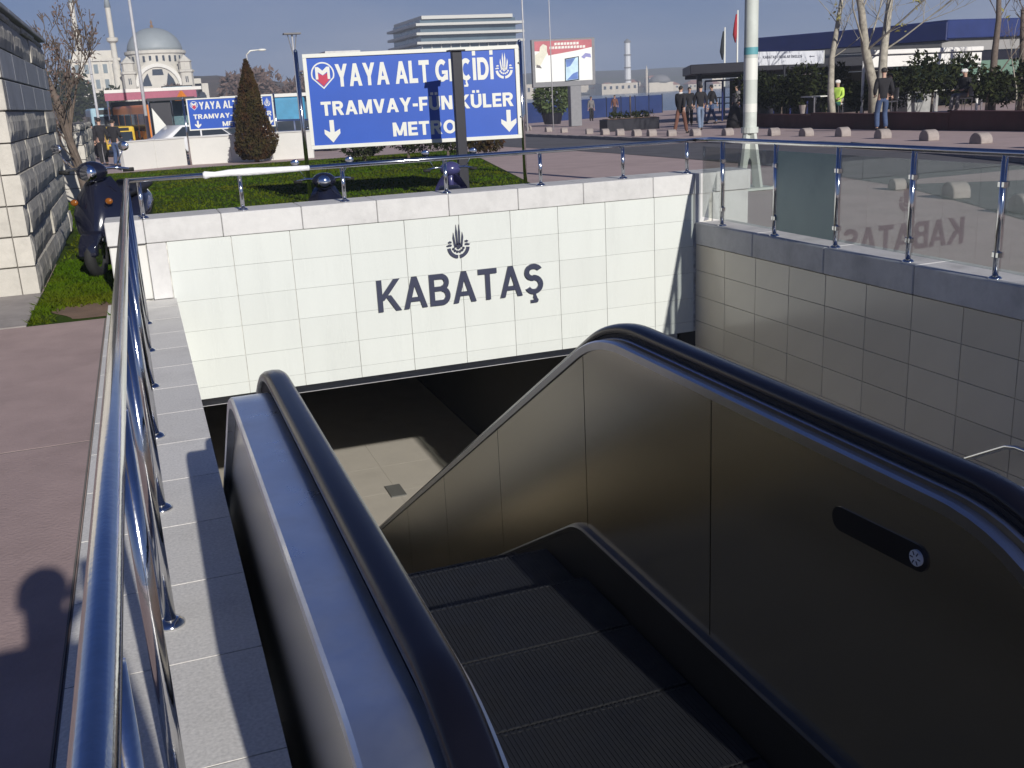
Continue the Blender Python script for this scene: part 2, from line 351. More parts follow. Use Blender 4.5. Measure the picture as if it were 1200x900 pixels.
# ------------------------------------------------------------------ ground, pit, pavements
def sheet(name, polys, material, zf, kind='structure'):
    mb = MB()
    for p in polys: mb.add([(x, y, zf(x, y)) for x, y in p], [tuple(range(len(p)))])
    o = mb.build(name, material, recalc=False); o['kind'] = kind; return o
gz = lambda x, y: g(y) - 0.012
def yband(x0, x1, ys): return [[(x0, a), (x1, a), (x1, b), (x0, b)] for a, b in zip(ys, ys[1:])]
def bandclip(poly_left, poly_right): pass
polys = yband(-260, -0.40, [-60, 8.45]) + yband(5.55, 260, [-60, 9.38]) + yband(-260, -0.98, [8.45, 9.38])
polys += [[(-0.98, 8.45), (-0.33, 8.45), (-0.33, 9.38), (-0.98, 9.38)]]
polys += yband(-260, 260, [9.38, 12, 40]) + [[(-260, 40), (118, 40), (70, 80), (-260, 80)]] + [[(118, 40), (260, 40), (260, 20.2), (260.1, 40)]]
polys += [[(-260, 80), (70, 80), (46, 100), (40, 130), (60, 420), (60, 900), (-260, 900)]]
polys.pop(-2)
sheet('ground', polys, PLAZA, gz)
struct(MB().add([(0.0, -60, -0.25), (5.6, -60, -0.25), (5.6, 1.0, -0.25), (0.0, 1.0, -0.25)], [(0, 1, 2, 3)]).build('landing_floor', PLAZA))
# quay edge wall and water
struct(MB().add([(9000, -400, -3), (9000, 9000, -3), (58, 9000, -3), (58, 420, -3), (38, 130, -3), (44, 100, -3), (68, 79, -3), (116, 39, -3), (262, 18, -3)], [tuple(range(9))[::-1]]).build('water', mat('sea', (0.035, 0.075, 0.12), 0.18, 0, 0.15, 0.05, bump=0.6, bscale=0.5)))
qm = MB()
qp = [(118, 40), (70, 80), (46, 100), (40, 130), (60, 420), (60, 900)]
for a_, b_ in zip(qp, qp[1:]): qm.add([(*a_, -3.2), (*b_, -3.2), (*b_, g(b_[1])-0.012), (*a_, g(a_[1])-0.012)], [(0, 1, 2, 3)])
struct(qm.build('quay_wall', CONC_D))

# left pavement of big pink slabs
pav = MB().box(-8, -4, -0.06, -0.41, 8.42, -0.0016).build('pavement', MORTAR); struct(pav)
xs = [-0.412, -2.02, -3.62, -5.3]; ys = [-1.2, 2.02, 5.16, 8.42]
for i in range(3):
    for j in range(3):
        MB().box(xs[i+1]+.008, ys[j]+.008, -0.05, xs[i]-.004, ys[j+1]-.008, 0.0).build('slab', PINK, pav)
# granite strip beside the escalator
strip = MB().box(-0.405, -2.0, -0.30, 0.140, 9.0, -0.004).build('granite_kerb', MORTAR); struct(strip)
yy = 0.14; k = 0
while yy < 8.98:
    y1 = min(yy+0.531, 8.985)
    MB().box(-0.40, yy+.003, -0.05, 0.146, y1-.003, 0.0).build('slab', GRANITE, strip); yy = y1
MB().box(-0.40, -2.0, -0.05, 0.146, 0.134, 0.0).build('slab', GRANITE, strip, bevel=0.004)
# concrete pad at the foot of the stone wall
struct(MB().box(-5, 8.45, -0.02, -0.985, 10.0, 0.004).build('concrete_pad', mat('pad', (0.30, 0.27, 0.25), 0.9, 0, 0.15, 4, stain=0.3)))

# pit sides, underpass
struct(MB().box(0.0, 1.0, -4.6, 0.14, 9.42, -0.301).box(0.0, 9.42, -4.6, 0.14, 24, -0.94).build('pit_wall', mat('pit_plaster', (0.78, 0.74, 0.64), .5, 0, .08, 3, stain=.15)))
struct(MB().box(0.14, 0.8, -4.6, 5.21, 1.0, -0.25).build('pit_end_wall', CONC_D))
uf = MB().box(0.0, 5.0, -4.7, 6.0, 24, -4.5).build('underpass_floor', CONC_D); struct(uf)
for i in range(5):
    for j in range(10):
        MB().box(0.15+i*1.0+.0015, 11.2+j*1.2+.0015, -4.51, 1.15+i*1.0-.0015, 12.4+j*1.2-.0015, -4.47).build('floor_tile', FLOORM, uf)
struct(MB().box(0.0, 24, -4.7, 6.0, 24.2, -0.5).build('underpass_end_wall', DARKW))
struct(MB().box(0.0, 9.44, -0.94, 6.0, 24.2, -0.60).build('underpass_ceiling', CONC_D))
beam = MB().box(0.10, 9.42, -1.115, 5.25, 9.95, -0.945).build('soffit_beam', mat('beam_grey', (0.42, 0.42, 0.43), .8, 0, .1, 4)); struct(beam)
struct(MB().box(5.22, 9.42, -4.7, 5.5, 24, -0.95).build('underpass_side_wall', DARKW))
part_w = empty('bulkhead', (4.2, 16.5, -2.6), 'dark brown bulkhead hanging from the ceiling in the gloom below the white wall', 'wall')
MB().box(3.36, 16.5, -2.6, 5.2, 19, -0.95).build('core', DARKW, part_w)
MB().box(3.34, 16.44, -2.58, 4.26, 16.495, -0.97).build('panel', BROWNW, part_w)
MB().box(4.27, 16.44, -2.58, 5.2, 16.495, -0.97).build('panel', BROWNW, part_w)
matt = MB().box(3.0, 14.55, -4.468, 3.25, 15.05, -4.45).build('floor_mat', mat('mat_dark', (0.12, 0.12, 0.11), 0.9), bevel=0.004); tag(matt, 'dark mat lying on the sunlit floor at the escalator foot', 'mat')

# ------------------------------------------------------------------ the lettered white wall across the pit
wall = empty('tiled_wall', (2.7, 9.2, -0.93), 'bright white tiled wall lettered KABATAŞ above the dark underpass opening', 'wall')
MB().box(0.125, 9.012, -0.93, 5.21, 9.42, 0.47).box(-0.32, 9.06, -0.02, 0.125, 9.42, 0.47).box(5.21, 9.07, -0.02, 5.84, 9.42, 0.47).build('core', GROUT, wall)
cx = [0.13, 0.66, 1.16, 1.68, 2.19, 2.71, 3.215, 3.70, 4.20, 4.735, 5.18]
rz = [0.48, 0.222, -0.042, -0.312, -0.577, -0.822, -0.93]
cache = {}
for i in range(10):
    for j in range(6):
        w, h = cx[i+1]-cx[i]-0.004, rz[j]-rz[j+1]-0.0016
        key = (round(w, 3), round(h, 3))
        if key not in cache: cache[key] = MB().box(-w/2, 0, -h/2, w/2, 0.016, h/2).mesh('tile', bevel=0.0015)
        jx = random.uniform(-1, 1)
        inst(cache[key], 'tile', TILE, wall, ((cx[i]+cx[i+1])/2, 9.0-0.002*random.random(), (rz[j]+rz[j+1])/2), (R(0.12*jx), 0, R(0.10*random.uniform(-1, 1))))
MB().prism([(5.184, 0.478), (5.184, -0.05), (5.215, -0.05), (5.245, 0.06), (5.372, 0.478)], (0, 8.992, 0), (1, 0, 0), (0, 0, 1), (0, 0.07, 0)).build('end_trim', CONC, wall)
MB().box(-0.03, 8.992, 0.002, 0.126, 9.06, 0.477).build('end_trim', CONC, wall, bevel=0.004)
MB().box(-0.325, 9.035, 0.002, -0.034, 9.09, 0.477).build('end_trim', WHITE_P, wall, bevel=0.008)
MB().box(5.43, 9.05, 0.0, 5.845, 9.10, 0.477).build('end_trim', CONC, wall, bevel=0.004)
capx = [-0.335, -0.03, 0.60, 1.28, 1.95, 2.62, 3.30, 3.97, 4.72, 5.18]
for a_, b_ in zip(capx, capx[1:]):
    MB().box(a_+.002, 8.985, 0.482, b_-.002, 9.44, 0.68).build('coping', CONC, wall, bevel=0.006)
MB().prism([(5.182, 0.482), (5.375, 0.482), (5.435, 0.68), (5.182, 0.68)], (0, 8.985, 0), (1, 0, 0), (0, 0, 1), (0, 0.455, 0)).build('coping', CONC, wall)
MB().box(5.46, 9.03, 0.482, 5.86, 9.44, 0.68).build('coping', CONC, wall, bevel=0.006)
MB().add([(5.25, 9.02, 0.20), (5.48, 9.10, 0.20), (5.48, 9.10, 0.66), (5.40, 9.02, 0.66)], [(0, 1, 2, 3)]).build('steel_plate', STEEL_DECK, wall)
text('KABATAŞ', (1.885, 8.996, -0.335), (1, 0, 0), (0, 0, 1), (0, -1, 0), 1.63, 0.295, 0.018, LETTER, wall, bold=0.165, gap=0.10)
city_emblem((2.688, 8.996, 0.195), (1, 0, 0), (0, 0, 1), (0, -1, 0), 0.215, 0.014, LETTER, wall)

# ------------------------------------------------------------------ right pit wall
rw = empty('pit_side_wall', (5.35, 4.5, -4.5), 'shaded cream tiled wall along the right of the pit under the glass railing', 'wall')
MB().box(5.212, 0.0, -4.6, 5.54, 9.0, -0.03).build('core', GROUT, rw)
ye = [9.0, 8.44, 7.91, 7.39, 6.88, 6.37, 5.86, 5.36, 4.86, 4.35, 3.84, 3.33]
for i in range(len(ye)-1):
    for j in range(9):
        w, h = ye[i]-ye[i+1]-.005, 0.263-.005
        key = ('r', round(w, 3))
        if key not in cache: cache[key] = MB().box(0, -w/2, -h/2, 0.014, w/2, h/2).mesh('tile', bevel=0.0015)
        inst(cache[key], 'tile', TILE_R, rw, (5.2-0.001*random.random(), (ye[i]+ye[i+1])/2, -0.022-0.263*(j+0.5)), (0, 0, R(0.12*random.uniform(-1, 1))))
yc = [8.98, 7.95, 6.9, 5.85, 4.8, 3.75, 2.7, 1.65, 0.6]
for a_, b_ in zip(yc, yc[1:]):
    MB().box(5.185, b_+.003, -0.018, 5.56, a_-.003, 0.20).build('coping', CONC_R, rw, bevel=0.008)

# ------------------------------------------------------------------ stairs beside the escalator
st = MB()
for k in range(10): st.box(1.72, 1.0+k*0.26, -4.6, 5.2, 1.0+(k+1)*0.26, -0.25-0.15*(k+1))
st.box(1.72, 3.6, -4.6, 5.2, 4.75, -1.76)
for k in range(18): st.box(1.72, 4.75+k*0.265, -4.6, 5.2, 4.75+(k+1)*0.265, -1.76-0.152*(k+1))
struct(st.build('stair_flight', GRANITE))
hr = empty('stair_handrail', (5.08, 4.75, -1.0), 'thin chrome handrail bent above the stairs on the shaded tiled wall', 'handrail')
MB().tube([(5.1, 1.2, 0.65), (5.1, 3.6, -0.83), (5.1, 4.72, -0.83), (5.1, 4.80, -0.85), (5.1, 9.2, -3.45)], 0.017, 10).build('rail', STEEL, hr, smooth=True)
for y_, z_ in ((2.4, -0.09), (4.2, -0.83), (5.9, -1.5), (7.5, -2.45)):
    MB().tube([(5.1, y_, z_), (5.1, y_, z_-0.06), (5.205, y_, z_-0.07)], 0.008, 6).build('bracket', STEEL, hr, smooth=True)

# ------------------------------------------------------------------ escalator
def fillet(pts, rads, step=8):
    """polyline in (y,z) with rounded corners"""
    out = [pts[0]]
    for i in range(1, len(pts)-1):
        p, a_, b_ = Vector(pts[i]), Vector(pts[i-1]), Vector(pts[i+1]); r = rads[i]
        u, w = (a_-p).normalized(), (b_-p).normalized(); ang = u.angle(w); t = r/math.tan(ang/2)
        s0, s1 = p+u*t, p+w*t; bis = (u+w).normalized(); cen = p+bis*(r/math.sin(ang/2))
        v0, v1 = s0-cen, s1-cen; tot = math.atan2(v0.x*v1.y-v0.y*v1.x, v0.dot(v1))
        n = max(4, int(abs(math.degrees(tot))/2.5))
        for k in range(n+1):
            t_ = tot*k/n; out.append((cen.x+v0.x*math.cos(t_)-v0.y*math.sin(t_), cen.y+v0.x*math.sin(t_)+v0.y*math.cos(t_)))
    out.append(pts[-1]); return out
def normals(path):
    res = []
    for i in range(len(path)):
        a_, b_ = Vector(path[max(i-1, 0)]), Vector(path[min(i+1, len(path)-1)]); d = (b_-a_).normalized(); res.append((-d.y, d.x))
    return res
def sweep(path, sec, x0, sx, close=True, mb=None):
    """section points (dx, dn) swept along a (y,z) path; dx grows towards the steps when sx=+1"""
    mb = mb or MB(); nn = normals(path); vs, fs = [], []; n = len(sec)
    for (y, z), (ny, nz_) in zip(path, nn):
        for dx, dn in sec: vs.append((x0+sx*dx, y+ny*dn, z+nz_*dn))
    for i in range(len(path)-1):
        for k in range(n if close else n-1):
            k2 = (k+1) % n; fs.append((i*n+k, i*n+k2, (i+1)*n+k2, (i+1)*n+k))
    if close: fs.append(tuple(range(n))[::-1]); fs.append(tuple((len(path)-1)*n+k for k in range(n)))
    return mb.add(vs, fs)
T30 = math.tan(R(30))
YB = 3.156; ZT = 0.69
ylow = YB + (ZT+4.5-0.97)/T30                      # where the balustrade levels out below
low = -4.5+0.97
def top_path(yn):
    a_ = [(yn+0.45*math.cos(R(t)), 0.24+0.45*math.sin(R(t))) for t in range(268, 92, -6)]
    body = fillet([(yn, ZT), (YB, ZT), (ylow, low), (ylow+1.3, low)], [0, 0.75, 1.0, 0])
    e_ = [(ylow+1.3+0.45*math.cos(R(t)), low-0.45+0.45*math.sin(R(t))) for t in range(84, -92, -6)]
    return a_ + body + e_
ledge = fillet([(0.35, -0.07), (3.35, -0.07), (3.35+3.70/T30, -0.07-3.70), (ylow+1.6, -0.07-3.70)], [0, 0.35, 0.5, 0])
def interp(path, y):
    for p, q in zip(path, path[1:]):
        if p[0] <= y <= q[0] and q[0] > p[0]: return p[1]+(q[1]-p[1])*(y-p[0])/(q[0]-p[0])
    return path[0][1] if y < path[0][0] else path[-1][1]
def ptop(y, yn):
    if y < yn: return 0.24+math.sqrt(max(0, 0.45**2-(y-yn)**2))
    if y > ylow+1.3: return low-0.45+math.sqrt(max(0, 0.45**2-(y-ylow-1.3)**2))
    return interp(fillet([(0.4, ZT), (YB, ZT), (ylow, low), (ylow+1.4, low)], [0, 0.75, 1.0, 0]), y)
def pbot(y): return interp(ledge, y)
esc = empty('escalator', (0.8975, 2.0, -0.25), 'steel sided escalator with black handrails going down into the underpass', 'escalator')
def balustrade(xh, sx, yn, pi):
    TP = top_path(yn)
    b = MB(); o = bpy.data.objects.new('balustrade', None); COL.objects.link(o); o.parent = esc; o.location = Vector((xh, 2.0, 0))-world_loc(esc)
    # inner panels, cut at the joints
    cuts = [yn-0.44, 2.385, 3.285, 4.33, 5.38, 6.43, 7.48, 8.53, 9.58, 10.63, ylow+1.70]
    for c0, c1 in zip(cuts, cuts[1:]):
        n = max(6, int((c1-c0)/0.05)); vs = []; fs = []
        for i in range(n+1):
            y = c0+0.003+(c1-c0-0.006)*i/n
            vs += [(xh+sx*pi, y, ptop(y, yn)+0.004), (xh+sx*pi, y, pbot(y)-0.03), (xh+sx*(pi-0.006), y, ptop(y, yn)+0.004), (xh+sx*(pi-0.006), y, pbot(y)-0.03)]
        for i in range(n):
            q = i*4; fs += [(q, q+1, q+5, q+4), (q+2, q+6, q+7, q+3)]
        fs += [(0, 2, 3, 1), (n*4, n*4+1, n*4+3, n*4+2)]
        MB().add(vs, fs).build('side_panel', STEEL_D, o)
    # dark core behind panels and outside cladding
    n = 220; vs = []; fs = []; y0, y1 = yn-0.43, ylow+1.68
    for i in range(n+1):
        y = y0+(y1-y0)*i/n; zt = ptop(y, yn)-0.01; zb = pbot(y)-0.45
        vs += [(xh+sx*(pi-0.011), y, zt), (xh+sx*(pi-0.011), y, zb), (xh-sx*0.115, y, zt), (xh-sx*0.115, y, zb)]
    for i in range(n):
        q = i*4; fs += [(q+2, q+6, q+7, q+3), (q, q+4, q+6, q+2)]
    MB().add(vs, fs).build('outer_panel', STEEL_D, o)
    MB().add(vs, [(i*4, i*4+1, i*4+5, i*4+4) for i in range(n)]).build('backing', DARK, o)
    # trim, groove, guide, deck
    sweep(TP, [(pi+.007, 0.0), (pi+.007, 0.026), (pi-.001, 0.032), (pi-.019, 0.032), (pi-.019, 0.0)], xh, sx).build('trim', STEEL_TRIM, o, smooth=True, angle=30)
    sweep(TP, [(pi-.019, -0.004), (pi-.019, 0.016), (pi-.037, 0.016), (pi-.037, -0.004)], xh, sx).build('groove', DARK, o)
    sweep(TP, [(pi-.037, -0.002), (pi-.037, 0.032), (pi-.045, 0.036), (pi-.055, 0.036), (pi-.055, -0.002)], xh, sx).build('guide', STEEL_TRIM, o, smooth=True, angle=30)
    sweep(TP, [(pi-.055, 0.0), (pi-.055, 0.05), (-0.022, 0.05), (-0.022, 0.0)], xh, sx).build('handrail_track', DARK, o)
    sweep(TP, [(-0.024, 0.0), (-0.024, 0.012), (-0.134, 0.012), (-0.141, 0.006), (-0.141, -0.022), (-0.116, -0.022), (-0.116, 0.0)], xh, sx).build('deck', STEEL_DECK, o, smooth=True, angle=30)
    sec = [(0.026, 0.046), (0.034, 0.050), (0.036, 0.060), (0.031, 0.072), (0.020, 0.079), (0, 0.081), (-0.020, 0.079), (-0.031, 0.072), (-0.036, 0.060), (-0.034, 0.050), (-0.026, 0.046)]
    sweep(TP, sec, xh, sx).build('handrail', RUBBER, o, smooth=True, angle=40)
    # inner ledge and skirt
    sweep(ledge, [(pi-.005, -0.012), (pi-.005, 0.002), (pi+.023, -0.002), (pi+.029, -0.010), (pi+.029, -0.025), (pi-.005, -0.025)], xh, sx).build('ledge', mat('ledge_steel', (0.09, 0.09, 0.095), 0.4, 0.9, .1, 10), o, smooth=True, angle=30)
    sweep(ledge, [(pi-.005, -0.026), (pi+.028, -0.026), (pi+.028, -0.42), (pi-.005, -0.42)], xh, sx).build('skirt', mat('skirt', (0.035, 0.035, 0.035), 0.45, 0.3, 0.1), o)
    return o
bl = balustrade(0.305, 1, 1.30, 0.044); br = balustrade(1.515, -1, 1.5, 0.085)
# key switch recess on the right hand panel
cap_poly = arc_poly(1.80, 0.553, 0, 0.028, 0, 1, 1)
def capsule(y0, z0, y1, z1, r, n=8):
    d = math.atan2(z1-z0, y1-y0); p = []
    for k in range(n+1): t = d+math.pi/2+math.pi*k/n; p.append((y0+r*math.cos(t), z0+r*math.sin(t)))
    for k in range(n+1): t = d-math.pi/2+math.pi*k/n; p.append((y1+r*math.cos(t), z1+r*math.sin(t)))
    return p
MB().prism(capsule(1.545, 0.565, 1.80, 0.553, 0.030), (1.4295, 0, 0), (0, 1, 0), (0, 0, 1), (-0.003, 0, 0)).build('switch_plate', BLACKP, br)
MB().prism([(0.018*math.cos(R(k*20)), 0.018*math.sin(R(k*20))) for k in range(18)], (1.4263, 1.545, 0.566), (0, 1, 0), (0, 0, 1), (-0.006, 0, 0)).build('switch', mat('switch_grey', (0.55, 0.6, 0.66), 0.4), br)
for k in range(6):
    MB().obox((1.4198, 1.545+0.011*math.cos(R(k*60)), 0.566+0.011*math.sin(R(k*60))), (0.0005, 0, 0), (0, 0.0045*math.cos(R(k*60)), 0.0045*math.sin(R(k*60))), (0, -0.0012*math.sin(R(k*60)), 0.0012*math.cos(R(k*60)))).build('switch_mark', LETTER, br)
# steps
def zstep(y):
    return interp(fillet([(0.0, -0.25), (3.42, -0.25), (3.42+4.25/T30, -4.5), (14.5, -4.5)], [0, 1.3, 1.3, 0]), y)
def step_mesh():
    mb = MB(); n = 69; w = 0.985; p = w/n
    mb.box(-w/2, 0, -0.03, w/2, 0.392, -0.002)
    for i in range(n): mb.box(-w/2+i*p, 0.004, -0.008, -w/2+(i+0.62)*p, 0.392, 0.0)
    mb.box(-w/2, 0.0, -0.30, w/2, 0.012, -0.03)
    return mb
sm = step_mesh().mesh('step', recalc=True); sm.materials.append(STEPM)
em = MB()
for i in range(41): em.box(-0.4925+i*0.02402, 0.003, -0.006, -0.4925+(i+0.62)*0.02402, 0.011, 0.0012)
em = em.mesh('step_edge'); em.materials.append(STEPL)
em2 = bpy.data.meshes.new('step_edge')
k = 0; y = 1.64
while y < 12.4:
    zz = zstep(y+0.2)
    s_ = inst(sm, 'step', None, esc, (0.8975, y+0.004, zz))
    e1 = inst(em, 'step_edge', None, s_, (0.8975, y+0.378, zz+0.0))
    e2 = inst(em, 'step_edge', None, s_, (0.8975, y+0.002, zz+0.0))
    y += 0.4
MB().box(0.40, 0.6, -0.262, 1.395, 1.62, -0.24).build('landing_plate', STEPM, esc)
comb = MB()
for i in range(40): comb.box(0.41+i*0.0245, 1.60, -0.25, 0.42+i*0.0245, 1.66, -0.237)
comb.build('comb', STEPL, esc)
MB().box(0.40, 12.4, -4.51, 1.395, 13.6, -4.46).build('landing_plate', STEPM, esc)
MB().box(0.17, 1.2, -0.9, 1.63, 3.3, -0.6).build('truss', DARK, esc)

# ------------------------------------------------------------------ railings
def flange(c, r=0.045): return MB().lathe([(r, 0), (r, 0.006), (r*0.75, 0.016), (r*0.5, 0.022)], 16, c)
lr = empty('railing', (-0.1, 4.5, 0.0), 'long stainless steel railing on the granite strip left of the escalator', 'railing')
MB().tube([(-0.11, 0.35, 0.93), (-0.11, 0.40, 0.985), (-0.11, 0.47, 1.0), (-0.11, 9.05, 1.0)], 0.0225, 20).build('rail', STEEL, lr, smooth=True)
post = MB().tube([(0, 0, 0), (0, 0, 0.985)], 0.019, 14).mesh('post', smooth=True); post.materials.append(STEEL)
fl = flange((0, 0, 0)).mesh('flange', smooth=True); fl.materials.append(STEEL)
for y_ in (1.05, 2.05, 3.05, 4.06, 5.06, 6.05, 7.02, 7.98, 8.97):
    if y_ > 8.9: continue
    p_ = inst(post, 'post', None, lr, (-0.105, y_, 0)); inst(fl, 'flange', None, p_, (-0.105, y_, 0))
brl = empty('railing', (2.6, 9.1, 0.68), 'short steel railing on top of the lettered white wall', 'railing')
MB().tube([(-0.11, 9.076, 1.0), (5.26, 9.1, 1.0)], 0.021, 16).ball((-0.11, 9.07, 1.0), 0.0225, 12, 8).build('rail', STEEL, brl, smooth=True)
post2 = MB().tube([(0, 0, 0), (0, 0, 0.30)], 0.018, 14).mesh('post', smooth=True); post2.materials.append(STEEL)
for x_ in (-0.02, 0.80, 1.69, 2.64, 3.58, 4.45, 5.16):
    p_ = inst(post2, 'post', None, brl, (x_, 9.1, 0.68)); inst(fl, 'flange', None, p_, (x_, 9.1, 0.68))
bulge = MB().tube([(0.50, 9.08, 1.0), (0.52, 9.08, 1.0), (0.56, 9.08, 1.002), (0.60, 9.08, 1.0), (0.72, 9.08, 1.005), (0.90, 9.08, 1.003), (1.10, 9.083, 1.0), (1.40, 9.083, 1.0)], [0.0228, 0.034, 0.025, 0.0228, 0.029, 0.033, 0.028, 0.0228], 12).build('rail_bulge', mat('bulge_white', (0.8, 0.8, 0.8), 0.35, bump=0.4, bscale=25), smooth=True)  # white spindle of varying thickness around the back rail
tag(bulge, 'white bulge around the rail above the white wall', 'wrapping')
grl = empty('railing', (5.25, 5.0, 0.2), 'stainless railing with glass panes along the right edge of the pit', 'railing')
MB().tube([(5.26, 9.1, 1.0), (5.25, 8.8, 1.015), (5.25, 0.5, 1.025)], 0.023, 16).build('rail', STEEL, grl, smooth=True)
post3 = MB().tube([(0, 0, 0), (0, 0, 0.81)], 0.020, 14).mesh('post', smooth=True); post3.materials.append(STEEL)
clip = MB().box(-0.018, -0.03, -0.02, 0.018, 0.03, 0.02).mesh('clamp', bevel=0.004); clip.materials.append(STEEL)
py = [8.58, 7.70, 6.84, 5.99, 5.16, 4.31, 3.47, 2.62, 1.78, 0.94]
for y_ in py:
    p_ = inst(post3, 'post', None, grl, (5.25, y_, 0.2)); inst(fl, 'flange', None, p_, (5.25, y_, 0.2))
    for dz in (0.16, 0.62): inst(clip, 'clamp', None, p_, (5.25, y_, 0.2+dz))
for i, (a_, b_) in enumerate(zip([8.97]+py, py)):
    o = MB().box(5.246, b_+0.028, 0.255, 5.256, a_-0.028, 0.945).build('pane', FROST if i == 2 else GLASS, grl)
    if i == 2: o['label'] = 'frosted teal pane'

# ------------------------------------------------------------------ stone retaining walls on the left
def stone_wall(label, x1, y0, y1, h, depth, course, blen, cap, grey=()):
    """wall face at x = x1 looking right, end face at y0 looking at the camera"""
    w = empty('stone_wall', (x1-depth/2, (y0+y1)/2, g(y0)), label, 'wall')
    zb = g(y0)-0.15
    MB().box(x1-depth+.04, y0+.035, zb, x1-.035, y1-.035, h).build('core', MORTAR, w)
    z = g(y0)-0.02; r = 0
    while z < h-0.02:
        z1 = min(z+course, h); 
        s = STONE_G if r in grey else STONE
        # quoin at the corner
        y = y0; q = 0.16 if r % 2 else 0.26
        sizes = []
        while y < y1-0.05:
            ln = q if y == y0 else blen*random.uniform(0.75, 1.25)
            if y1-(y+ln) < 0.25: ln = y1-y
            j = 0.0 if r in grey else random.uniform(-0.012, 0.02)
            rough_block(w, x1-0.14, y+.006, z+.007, x1+j, y+ln-.006, z1-.007, 'x' if r not in grey else None, s if y > y0 else STONE_S)
            y += ln
        x = x1-q if r % 2 else x1-q+0.1
        x = x1-0.143
        while x > x1-depth+0.05:
            ln = blen*random.uniform(0.9, 1.5)
            if x-ln < x1-depth+0.3: ln = x-(x1-depth)
            MB().box(x-ln+.005, y0-random.uniform(0, .006), z+.006, x-.005, y0+.12, z1-.006).build('stone', STONE_S, w, bevel=0.006)
            x -= ln
        z = z1; r += 1
    if cap:
        y = y0-0.04
        while y < y1:
            ln = min(1.3, y1+0.04-y); MB().box(x1-depth-.05, y+.004, h+.004, x1+.045, y+ln-.004, h+.055).build('coping', STONE_G, w, bevel=0.008); y += ln
    return w
def rough_block(w, x0, y0, z0, x1, y1, z1, rough, material):
    mb = MB(); ny, nz = max(3, int((y1-y0)/0.09)), 3
    if not rough: return MB().box(x0, y0, z0, x1, y1, z1).build('stone', material, w, bevel=0.006)
    vs = []; fs = []
    for j in range(nz+1):
        for i in range(ny+1):
            edge = i in (0, ny) or j in (0, nz)
            vs.append((x1-(0.012 if edge else 0)+(0 if edge else random.uniform(0.0, 0.011)), y0+(y1-y0)*i/ny, z0+(z1-z0)*j/nz))
    n = ny+1
    for j in range(nz):
        for i in range(ny): fs.append((j*n+i, j*n+i+1, (j+1)*n+i+1, (j+1)*n+i))
    ring = [i for i in range(n)] + [j*n+ny for j in range(1, nz+1)] + [nz*n+i for i in range(ny-1, -1, -1)] + [j*n for j in range(nz-1, 0, -1)]
    k = len(vs); vs += [(x0, vs[i][1], vs[i][2]) for i in ring]; m = len(ring)
    fs += [(ring[i], k+i, k+(i+1) % m, ring[(i+1) % m]) for i in range(m)]
    return MB().add(vs, fs).build('stone', material, w)
stone_wall('big near wall of rough pale stone blocks rising beside the pink pavement', -1.0, 10.0, 15.75, 2.50, 3.2, 0.271, 1.25, True, grey=(6, 7))
stone_wall('farther low stretch of stone wall beyond the bare tree', -0.98, 22.5, 28.0, 1.36, 1.6, 0.28, 0.6, False)

# ------------------------------------------------------------------ turf
def in_turf(x, y):
    if y < 9.42: return -0.98 < x < -0.36 and y > 8.47
    if y < 15.9 and x < -0.95: return False
    return x > -1.6 and x < (5.35+(y-12)*0.24 if y > 12 else 5.35) and y < 36
tp = [[(-0.985, 8.45), (-0.34, 8.45), (-0.34, 9.44), (-0.985, 9.44)], [(-0.985, 9.44), (5.4, 9.44), (5.4, 12), (-0.985, 12)], [(-1.6, 12), (5.4, 12), (11.2, 36), (-1.6, 36)]]
sheet('turf', tp, GRASSB, lambda x, y: g(y)-0.006)
def grass(n):
    vs, fs = [], []; k = 0
    while k < n:
        if random.random() < 0.10: x, y = random.uniform(-0.98, -0.36), random.uniform(8.47, 12)
        else:
            y = 9.45+26*random.random()**1.5; x = random.uniform(-1.6, 11)
        if not in_turf(x, y): continue
        if y < 9.3 and math.hypot((x+0.55)/0.38, (y-8.75)/0.42) < random.uniform(0.7, 1.1): continue
        h = random.uniform(0.02, 0.05); w = 0.006+0.0006*y; t = random.uniform(0, 6.28); lx, ly = random.gauss(0, .03), random.gauss(0, .03); z = g(y)-0.008
        i = len(vs); vs += [(x-w*math.cos(t), y-w*math.sin(t), z), (x+w*math.cos(t), y+w*math.sin(t), z), (x+lx, y+ly, z+h)]; fs.append((i, i+1, i+2)); k += 1
    me = bpy.data.meshes.new('grass'); me.from_pydata(vs, [], fs); me.materials.append(BLADE); o = bpy.data.objects.new('grass', me); COL.objects.link(o); o['kind'] = 'stuff'
grass(45000)
sm_ = MB()
pts = [(-0.50+0.30*math.cos(t)*(1+0.3*math.sin(3*t)), 8.86+0.40*math.sin(t)*(1+0.15*math.cos(2*t))) for t in [i*math.pi/10 for i in range(20)]]
pts = [(min(x, -0.345), max(y, 8.46)) for x, y in pts]
sheet('soil', [pts], SOIL, lambda x, y: -0.002)

